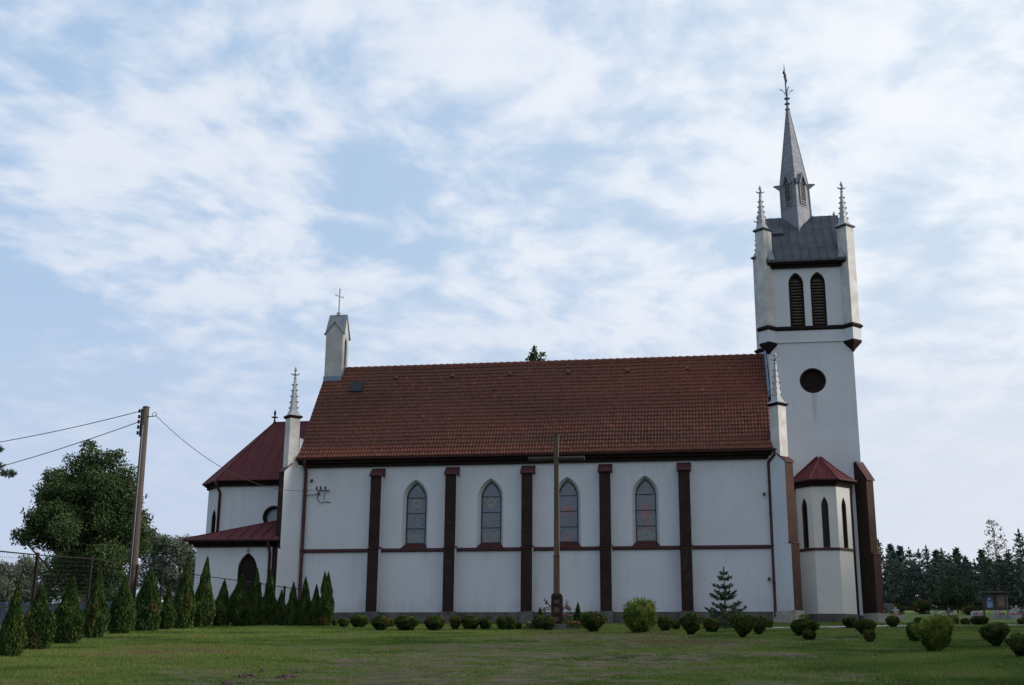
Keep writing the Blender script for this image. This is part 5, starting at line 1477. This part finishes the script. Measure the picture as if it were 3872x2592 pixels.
# ------------------------------------------------------------------ timber cross
def timber_cross():
    x, y = 7.22, -10.47
    e = empty('timber_cross', (x, y, gz(x, y)), 'tall weathered timber cross standing before the nave in a dark stone foot', 'cross')
    H = 8.25
    b = MB()
    b.loft([[(a*w-0.02*z/H, c*w, z) for a, c in ((-1, -1), (1, -1), (1, 1), (-1, 1))] for z, w in ((0.9, 0.135), (3.0, 0.125), (3.02, 0.112), (4.6, 0.105))])
    up = b.build('upright', 'cross_wood', e)
    b = MB()
    b.loft([[(a*w-0.02*z/H, c*w, z) for a, c in ((-1, -1), (1, -1), (1, 1), (-1, 1))] for z, w in ((4.6, 0.105), (H, 0.09))])
    b.build('weathered_top', 'cross_grey', up)
    c = MB(); c.hexa([(-0.13, -0.11, H), (0.09, -0.11, H), (0.09, 0.11, H), (-0.13, 0.11, H), (-0.14, -0.12, H+0.03), (0.10, -0.12, H+0.03), (0.10, 0.12, H+0.03), (-0.14, 0.12, H+0.03)]); c.build('top_cap', 'cross_wood', up)
    a = MB(); za = 7.23
    a.tube([(-1.25, 0, za+0.0), (-1.05, 0, za), (1.0, 0, za), (1.22, 0, za)], [0.098, 0.10, 0.10, 0.09], 10)
    arm = a.build('crossbeam', 'cross_dark', e)
    for xx in (-1.13, 1.04):
        a = MB(); a.tube([(xx-0.025, 0, za), (xx+0.025, 0, za)], 0.106, 10); a.build('end_band', 'iron', arm)
    a = MB(); a.box(-0.145, 0.13, -0.135, 0.135, 3.0, 3.04); a.build('iron_strap', 'iron', up)
    f = MB()                                               # open concrete sleeve: posts with cross ties, the timber shows between
    for sx in (-1, 1):
        for sy in (-1, 1):
            f.box(min(sx*0.225, sx*0.14), max(sx*0.225, sx*0.14), min(sy*0.21, sy*0.14), max(sy*0.21, sy*0.14), 0.2, 1.36)
    for (z0, z1) in ((0.2, 0.34), (0.56, 0.70), (0.96, 1.07), (1.26, 1.38)):
        f.box(-0.224, 0.224, -0.209, 0.209, z0, z1)
    f.loft([[(-0.225, -0.21, 1.38), (0.225, -0.21, 1.38), (0.225, 0.21, 1.38), (-0.225, 0.21, 1.38)], [(-0.16, -0.16, 1.47), (0.16, -0.16, 1.47), (0.16, 0.16, 1.47), (-0.16, 0.16, 1.47)]])
    f.build('sleeve', 'brown', e)
    q = MB(); q.box(-0.138, 0.138, -0.136, 0.136, 0.2, 1.36); q.build('timber_core', 'cross_wood', e)
    s = MB(); s.box(-0.45, 0.8, -0.40, 0.5, -0.25, 0.06); s.box(-0.34, 0.36, -0.31, 0.36, 0.06, 0.21); s.build('foot_step', 'stone', e)
    r = random.Random(3)
    for sg, n in ((-1, 9), (1, 12)):                        # withered flower sprays tied to the sides
        b = MB()
        for i in range(n):
            a = r.uniform(-0.5, 0.9); L = r.uniform(0.22, 0.48)
            p0 = (sg*0.22, -0.1, 0.75+r.uniform(0, 0.22)); p1 = (sg*(0.22+L*0.85*math.cos(a)), -0.15+r.uniform(-0.1, 0.1), p0[2]+L*math.sin(a))
            b.tube([p0, p1], 0.008, 4)
            for k in range(3):
                cxx = [p1[j]+r.uniform(-0.05, 0.05) for j in range(3)]
                b.lathe(cxx, [(0.005, -0.03), (0.032, 0), (0.005, 0.035)], 5)
        b.build('dried_bouquet', 'dried', e)
MT['dried'] = mat('dried_flowers', (0.13, 0.055, 0.035), 0.9, 0.4, 20)
timber_cross()
MT['petal_pink'] = mat('pink_petals', (0.30, 0.03, 0.12), 0.6, 0.1, 20)
MT['petal_orange'] = mat('orange_petals', (0.26, 0.06, 0.02), 0.6, 0.1, 20)
MT['petal_white'] = mat('white_petals', (0.42, 0.42, 0.41), 0.6, 0.1, 20)
def flower_patch(x, y, n, w, h, petal, label, seed):
    rs = np.random.default_rng(seed); r = random.Random(seed)
    e = empty('flower_clump', (x, y, gz(x, y)), label, 'flowers', 'flowers around the foot of the cross')
    k = 500; P = np.stack([rs.normal(size=k)*w*0.4, rs.normal(size=k)*w*0.25, np.abs(rs.normal(size=k))*h*0.42], 1)
    obj('leaves', leaf_mesh('leaves', P, rs.normal(size=(k, 3))*0.5+np.array([0, 0, 1]), 0.04, 0.09, 0.3+0.3*rs.random(k), 'globe', seed), e)
    b = MB()
    for i in range(n):
        c = (r.uniform(-w/2, w/2), -0.08+r.uniform(-0.05, 0.05), h*r.uniform(0.85, 1.1))
        b.lathe(c, [(0.02, -0.03), (0.065, 0.0), (0.05, 0.025), (0.01, 0.035)], 7)
    b.build('blossoms', petal, e)
flower_patch(7.55, -9.3, 3, 0.6, 0.62, 'petal_pink', 'dark leafy flower clump with pink blossoms right of the cross foot', 1)
flower_patch(7.85, -10.2, 7, 0.5, 0.28, 'petal_orange', 'low flower clump with orange blossoms right of the cross foot', 2)
flower_patch(6.25, -10.0, 3, 0.3, 0.40, 'petal_orange', 'small orange flower clump left of the cross foot', 3)
flower_patch(6.05, -9.2, 2, 0.5, 0.25, 'petal_white', 'two white blossoms low before the third buttress plinth', 4)

# ------------------------------------------------------------------ utility pole and wires
PX, PY = -9.75, -15.0
PZT = 8.42
def pole():
    e = empty('utility_pole', (PX, PY, gz(PX, PY)), 'tall grey brown utility pole with insulators at its top, behind the thuja row', 'utility pole')
    h = PZT-gz(PX, PY)
    m = MB(); m.tube([(0.06, 0, -0.4), (0.03, 0, h*0.5), (0, 0, h)], [0.19, 0.165, 0.135], 14); m.build('pole', 'pole', e, smooth=True)
    c = MB(); c.lathe((0, 0, h), [(0.15, -0.02), (0.15, 0.02), (0.02, 0.06)], 14); c.build('pole_cap', 'iron', e)
    b = MB(); b.box(-0.20, -0.16, -0.05, 0.05, h-1.25, h-0.05); b.tube([(0.1, -0.02, h-0.42), (0.42, -0.04, h-0.40)], 0.02, 6)
    b.build('bracket', 'iron', e)
    for i, z in enumerate((h-0.16, h-0.40, h-0.62, h-0.85, h-1.1)):
        q = MB(); q.tube([(-0.16, 0, z), (-0.27, 0, z)], 0.018, 5); q.lathe((-0.29, 0, z), [(0.03, -0.07), (0.06, -0.04), (0.04, 0.0), (0.058, 0.05), (0.02, 0.09)], 8); q.build('insulator', 'pipe', e)
    q = MB()
    t = np.linspace(0, 2*math.pi, 14)
    q.tube([(0.42+0.10*math.cos(a), -0.04+0.02*math.sin(a), h-0.33+0.09*math.sin(a)) for a in t], 0.012, 5); q.build('wire_coil', 'iron', e)
    s = MB(); s.tube([(0.05, -0.165, 0.3), (0.0, -0.14, h-0.8)], 0.022, 6); s.build('conduit', 'steel', e)
pole()
def wire(name, a, b, sag, label, r=0.014):
    a, b = Vector(a), Vector(b)
    pts = [a.lerp(b, t)-Vector((0, 0, sag*4*t*(1-t))) for t in np.linspace(0, 1, 28)]
    m = MB(); m.tube(pts, r, 5)
    return tag(m.build(name, 'iron'), label, 'wire', 'overhead wires on the utility pole')
wire('overhead_wire', (PX-0.28, PY, PZT-0.16), (-34, -9, 7.75), 0.75, 'upper dark overhead wire running left from the pole top', 0.018)
wire('overhead_wire', (PX-0.28, PY, PZT-0.62), (-34, -9, 5.05), 0.75, 'lower dark overhead wire running left from the pole top', 0.018)
wire('overhead_wire', (PX+0.45, PY-0.04, PZT-0.35), (-6.86, -0.30, 7.15), 1.05, 'thin service wire sagging from the pole to the nave wall bracket', 0.013)

# ------------------------------------------------------------------ fence
FP = [(-3.75, -36.2, 2.6), (-5.47, -30.0, 2.63), (-8.98, -20.0, 2.81), (-9.25, -15.6, 2.62), (-9.78, -12.0, 2.60), (-10.05, -8.6, 2.42), (-7.47, -6.15, 2.0), (-6.28, -6.1, 1.82), (-5.2, -6.1, 1.7)]
def fence():
    e = empty('mesh_fence', (FP[2][0], FP[2][1], gz(FP[2][0], FP[2][1])), 'brown wire mesh fence with steel posts stepping down to the church behind the thujas', 'fence')
    off = e.location
    for i, (x, y, h) in enumerate(FP):
        z = gz(x, y); m = MB(); m.box(x-0.04, x+0.04, y-0.04, y+0.04, z-0.3, z+h+0.05)
        o = m.build('post', 'fence', e); o.location = -off
    for (a, b) in zip(FP, FP[1:]):
        A, B = Vector((a[0], a[1], 0)), Vector((b[0], b[1], 0)); L = (B-A).length
        za0, zb0 = gz(a[0], a[1])+0.12, gz(b[0], b[1])+0.12; za1, zb1 = za0+a[2]-0.14, zb0+b[2]-0.14
        m = MB()
        def P(t, s): return (A.x+(B.x-A.x)*t, A.y+(B.y-A.y)*t, (za0+(za1-za0)*s)*(1-t)+(zb0+(zb1-zb0)*s)*t)
        for s in (0.0, 0.42, 1.0): m.tube([P(0.004, s), P(0.996, s)], 0.02, 5)
        o = m.build('rail', 'fence', e); o.location = -off
        m = MB()
        for k in range(1, 18): m.tube([P(0.01, k/18), P(0.99, k/18)], 0.004, 3)
        n = int(L/0.22)
        for k in range(1, n): m.tube([P(k/n, 0.01), P(k/n, 0.99)], 0.0032, 3)
        o = m.build('wire_mesh', 'mesh', e); o.location = -off
fence()
MT['bluepanel'] = mat('blue_grey_sheet', (0.06, 0.08, 0.12), 0.6, 0.2, 1.0)
def blue_wall():
    m = MB()
    for i in range(40):
        x = -27+i*0.30
        m.box(x, x+0.26, -3.5+0.02*(i % 2), -3.42+0.02*(i % 2), gz(x, -3.5)-0.2, gz(x, -3.5)+1.12+0.05*math.sin(i*1.7))
    e = m.build('board_fence', 'bluepanel'); tag(e, 'low blue grey board fence glimpsed through the mesh behind the thujas', 'fence')
blue_wall()

# ------------------------------------------------------------------ notice board, graves, car and flag on the right
MT['board'] = mat('dark_olive_timber', (0.035, 0.032, 0.022), 0.9, 0.3, 4)
MT['post_olive'] = mat('olive_timber', (0.10, 0.088, 0.05), 0.9, 0.2, 4)
MT['panel'] = mat('dark_green_panel', (0.022, 0.028, 0.024), 0.5, 0.2, 3)
MT['poster_blue'] = mat('pale_blue_poster', (0.15, 0.20, 0.38), 0.5, 0.2, 6)
MT['poster_dark'] = mat('dark_poster', (0.06, 0.05, 0.05), 0.5, 0.4, 8, c2=(0.14, 0.08, 0.06))
MT['poster_red'] = mat('rust_poster_patch', (0.28, 0.10, 0.06), 0.5, 0.3, 8)
def notice_board():
    x, y = 28.84, 9.0; z = gz(x, y)
    e = empty('notice_board', (x, y, z), 'dark timber notice board with small roof, two posters, before the pine wood', 'notice board')
    for sx in (-0.62, 0.62):
        m = MB(); m.box(sx-0.04, sx+0.04, -0.05, 0.05, -0.2, 1.42); m.build('post', 'post_olive' if sx > 0 else 'board', e)
    m = MB(); m.box(-0.58, 0.58, -0.02, 0.03, 0.52, 1.38); m.build('back_panel', 'panel', e)
    m = MB(); m.box(-0.58, 0.58, -0.045, -0.02, 0.48, 0.54); m.box(-0.03, 0.03, -0.045, -0.02, 0.54, 1.38); m.build('frame', 'board', e)
    m = MB(); m.hexa([(-0.76, -0.25, 1.40), (0.76, -0.25, 1.40), (0.76, 0.25, 1.44), (-0.76, 0.25, 1.44), (-0.72, -0.22, 1.46), (0.72, -0.22, 1.46), (0.72, 0.22, 1.50), (-0.72, 0.22, 1.50)]); m.build('roof', 'board', e)
    m = MB(); m.box(-0.44, -0.15, -0.03, -0.022, 0.62, 0.98); m.lathe((-0.30, -0.026, 1.0), [(0.11, 0.0), (0.10, 0.10), (0.02, 0.18)], 10); p = m.build('poster', 'poster_blue', e)
    m = MB(); m.box(0.12, 0.48, -0.03, -0.022, 0.66, 1.28); p2 = m.build('poster', 'poster_dark', e)
    m = MB(); m.box(0.24, 0.36, -0.036, -0.031, 0.78, 0.90); m.box(0.30, 0.42, -0.035, -0.031, 0.90, 0.95); m.build('print', 'poster_red', p2)
notice_board()
def headstone(x, y, kind, h, label, m='granite'):
    e = empty('grave', (x, y, gz(x, y)), label, 'grave', 'graves at the wood edge')
    b = MB(); b.box(-0.30, 0.30, -0.9, 0.15, -0.1, 0.16); b.build('grave_slab', 'granite' if m != 'dark_stone' else m, e)
    s = MB()
    if kind == 'cross':
        s.box(-0.16, 0.16, -0.08, 0.08, 0.16, 0.34); s.box(-0.055, 0.055, -0.05, 0.05, 0.34, h)
        a = MB(); a.box(-0.20, -0.056, -0.045, 0.045, h-0.26, h-0.14); a.box(0.056, 0.20, -0.045, 0.045, h-0.26, h-0.14); a.box(-0.056, 0.056, -0.056, -0.051, h-0.26, h-0.14)
        hs = s.build('headstone', m, e); a.build('cross_arm', m, hs)
    else:
        s.prism([(-0.28, -0.07, 0.16), (0.28, -0.07, 0.16), (0.28, -0.07, h*0.8), (0.16, -0.07, h), (-0.16, -0.07, h), (-0.28, -0.07, h*0.8)], (0, 0.14, 0)); s.build('headstone', m, e)
    r = random.Random(int(x*10))
    f = MB()
    for k in range(9): f.lathe((r.uniform(-0.26, 0.26), -0.45+r.uniform(-0.25, 0.15), 0.20+r.uniform(0, 0.06)), [(0.02, -0.05), (0.05, 0), (0.02, 0.04)], 6)
    f.build('flowers', r.choice(['petal_pink', 'petal_orange', 'petal_white']), e)
headstone(24.24, 14.0, 'cross', 0.68, 'pale cross gravestone just right of the parked car', 'white_stone')
headstone(26.18, 12.0, 'slab', 0.42, 'low grey gravestone behind the golden shrub, left one')
headstone(26.5, 9.6, 'cross', 0.60, 'grave with flowers behind the golden shrub, nearer one', 'dark_stone')
headstone(28.4, 12.2, 'slab', 0.40, 'low pale gravestone left of the notice board posts', 'white_stone')
headstone(29.25, 10.6, 'cross', 0.56, 'pale cross gravestone right under the notice board', 'white_stone')
headstone(29.95, 10.4, 'cross', 0.52, 'pale cross gravestone at the right post of the notice board', 'white_stone')
headstone(30.35, 11.0, 'cross', 0.72, 'tall grey cross gravestone right of the notice board')
headstone(30.62, 10.6, 'slab', 0.45, 'dark gravestone with red flowers right of the tall grey cross', 'dark_stone')
headstone(31.1, 12.0, 'slab', 0.50, 'grey gravestone at the right edge of the picture')
m = MB(); m.tube([(0, 0, -0.1), (0, 0, 0.62)], 0.02, 6); o = m.build('marker_post', 'steel'); o.location = (26.9, -3.0, gz(26.9, -3.0)); tag(o, 'thin grey marker post beside the path, below the notice board', 'post')

MT['carpaint'] = mat('dark_car_paint', (0.03, 0.034, 0.045), 0.25, 0.1, 2, spec=0.6)
MT['tyre'] = mat('tyre_rubber', (0.02, 0.02, 0.02), 0.9)
def car():
    x, y = 22.55, 16.5; z = gz(x, y)
    e = empty('parked_car', (x, y, z), 'dark parked car mostly hidden behind the tower buttress', 'car')
    prof = [(-1.75, 0.35), (1.8, 0.35), (1.85, 0.55), (1.78, 0.72), (1.0, 0.82), (0.92, 0.84), (-1.45, 0.86), (-1.72, 0.78), (-1.8, 0.55)]
    m = MB(); m.loft([[(a, w*0.75, b) for a, b in prof] for w in (-1, -0.92, 0.92, 1)]); m.build('body', 'carpaint', e)
    g = [(-1.40, 0.86), (0.95, 0.83), (0.35, 1.22), (-0.9, 1.24)]
    m = MB(); m.loft([[(a, s*(0.70 if b < 1 else 0.58), b) for a, b in g] for s in (-1, 1)]); m.build('windows', 'dark_glass', e)
    m = MB(); m.hexa([(-0.98, -0.60, 1.235), (0.42, -0.60, 1.215), (0.42, 0.60, 1.215), (-0.98, 0.60, 1.235), (-0.85, -0.5, 1.29), (0.25, -0.5, 1.28), (0.25, 0.5, 1.28), (-0.85, 0.5, 1.29)])
    m.tube([(0.95, -0.66, 0.85), (0.40, -0.59, 1.23)], 0.03, 5); m.tube([(0.95, 0.66, 0.85), (0.40, 0.59, 1.23)], 0.03, 5); m.build('roof', 'carpaint', e)
    for wx in (-1.12, 1.15):
        for wy in (-0.72, 0.72):
            m = MB(); m.tube([(wx, wy-0.08, 0.28), (wx, wy+0.08, 0.28)], 0.28, 16); w = m.build('wheel', 'tyre', e)
            m = MB(); m.tube([(wx, wy-0.085, 0.28), (wx, wy+0.085, 0.28)], 0.16, 12); m.build('rim', 'steel', w)
    for wy in (-0.5, 0.5): m = MB(); m.lathe((1.80, wy, 0.62), [(0.02, -0.07), (0.09, 0), (0.02, 0.07)], 8); m.build('headlight', 'white_stone', e)
car()
MT['flag'] = mat('yellow_cloth', (0.50, 0.42, 0.05), 0.8, 0.1, 3)
def flag():
    x, y = 22.52, 8.0; z = gz(x, y)
    e = empty('flag', (x, y, z), 'yellow flag peeping out behind the tower buttress', 'flag')
    m = MB(); m.tube([(0, 0, -0.2), (0, 0, 4.75)], 0.03, 8); m.build('flagpole', 'steel', e)
    g = MB(); n = 10
    rows = [[(0.22*(i/n)+0.02*math.sin(i*1.3+j), 0.03*math.sin(i*1.1+j*0.8), 4.7-0.62*j/6-0.12*(i/n)) for i in range(n+1)] for j in range(7)]
    for j in range(6):
        for i in range(n): g.add([rows[j][i], rows[j][i+1], rows[j+1][i+1], rows[j+1][i]], [(0, 1, 2, 3)])
    o = g.build('cloth', 'flag', e); s = o.modifiers.new('thickness', 'SOLIDIFY'); s.thickness = 0.004
flag()

# ------------------------------------------------------------------ lawn details
MT['soil'] = mat('dark_soil', (0.115, 0.080, 0.058), 1.0, 0.4, 12, 0.8, 30, c2=(0.065, 0.048, 0.036))
def molehill(x, y, r, h, seed, label):
    rs = np.random.default_rng(seed); mb = MB(); n, k = 18, 6
    rings = []
    for j in range(k):
        q = 1-j/k
        rings.append([(r*q*(1+0.25*(rs.random()-0.5))*math.cos(6.283*i/n), r*q*(1+0.25*(rs.random()-0.5))*math.sin(6.283*i/n), h*(1-q*q)*(1+0.3*(rs.random()-0.5))-0.02) for i in range(n)])
    mb.loft(rings)
    for i in range(30):
        a = rs.random()*6.28; d = r*(0.3+0.9*rs.random()); s = 0.012+0.03*rs.random()
        mb.lathe((d*math.cos(a), d*math.sin(a), max(0, h*(1-(d/r)**2))), [(0.3*s, -s), (s, 0), (0.3*s, s)], 5)
    o = mb.build('molehill', 'soil'); o.location = (x, y, gz(x, y)); tag(o, label, 'molehill', 'molehills in the foreground lawn')
def px2g(u, v):
    """where the sight line through photo pixel (u, v) meets the ground plane; used once to read positions off the photograph"""
    d = Fw+R2*((u-1936)/fpx)-U2*((v-1296)/fpx)
    t = (0.25+0.0757*CAM.y-CAM.z)/(d.z-0.0757*d.y)
    return CAM.x+d.x*t, CAM.y+d.y*t
for (u, v, r, h, lab) in ((936, 2564, .34, .10, 'brown molehill in the foreground lawn, left of the other large one'), (1085, 2566, .30, .09, 'brown crumbled molehill in the foreground lawn, right of the other large one'),
                          (992, 2545, .14, .06, 'small molehill behind and between the two large ones'), (1115, 2548, .18, .06, 'small molehill behind the right large one'), (455, 2466, .16, .05, 'tiny pale molehill in the left lawn below the thujas'), (858, 2588, .2, .05, 'flat molehill at the bottom edge of the picture')):
    x, y = px2g(u, v); molehill(x, y, r*0.68, h*0.7, int(u), lab)

MT['grass'] = tint_mat('grass_blades', (0.046, 0.076, 0.018), (0.180, 0.135, 0.080), 0.8, 0.1, 0.3, [(0.35, (0.108, 0.168, 0.038)), (0.62, (0.170, 0.218, 0.056)), (0.8, (0.165, 0.140, 0.070))])
def grass():
    rs = np.random.default_rng(200)
    N = 1200000
    # denser towards the camera
    y = -49+50*rs.random(N)**1.3
    half = (y+64)*0.47
    x = 13.84-0.155*(y+64)+(rs.random(N)*2-1)*half
    M2 = 700000                                            # sparser cover over the rest of the lawn
    y = np.concatenate([y, -56+58*rs.random(M2)]); x = np.concatenate([x, -14+54*rs.random(M2)]); N += M2
    dry = patchiness(x, y)
    cl = fbm(x*0.8+2, y*0.8+5, 3)
    keep = rs.random(N) < (1-0.80*dry)*(0.30+1.0*cl)
    inside = (y > -0.3) | ((x < -10.5) & (y > -12) | (x < -11.5))
    keep &= ~inside
    x, y, dry, cl = x[keep], y[keep], dry[keep], cl[keep]
    n = len(x)
    z = ground_z(x, y)
    big = fbm(x*0.16+9, y*0.3+4, 4)
    ht = (0.020+0.040*rs.random(n))*(0.5+1.1*cl)*(1-0.70*dry)*(1+0.8*sstep(big, 0.5, 0.7))
    lean = rs.normal(size=(n, 2))*0.55
    a = rs.random(n)*math.pi; w = 0.006+0.008*rs.random(n)+0.0004*(y+64)*0.3
    dx, dy = np.cos(a)*w, np.sin(a)*w
    tip = np.stack([x+lean[:, 0]*ht, y+lean[:, 1]*ht, z+ht], 1)
    V = np.stack([np.stack([x-dx, y-dy, z-0.01], 1), np.stack([x+dx, y+dy, z-0.01], 1), tip], 1).reshape(-1, 3)
    hol = fbm(x*0.5+31, y*0.7+13, 4)
    t = 0.34+0.9*(big-0.5)+0.11*rs.normal(size=n)+0.42*dry*(0.3+0.7*rs.random(n))+0.9*(hol-0.5)
    t = np.where(rs.random(n) < 0.025, 0.95, t)
    me = bpy.data.meshes.new('grass')
    me.vertices.add(3*n); me.vertices.foreach_set('co', V.astype(np.float32).ravel())
    me.loops.add(3*n); me.loops.foreach_set('vertex_index', np.arange(3*n, dtype=np.int32))
    me.polygons.add(n); me.polygons.foreach_set('loop_start', np.arange(0, 3*n, 3, dtype=np.int32))
    at = me.attributes.new('tint', 'FLOAT', 'FACE'); at.data.foreach_set('value', np.clip(t, 0, 1).astype(np.float32))
    me.update(); me.validate(); me.materials.append(MT['grass'])
    tag(obj('grass', me), 'short green grass blades of the lawn, thin in the dry patches', 'grass', kind='stuff')
grass()
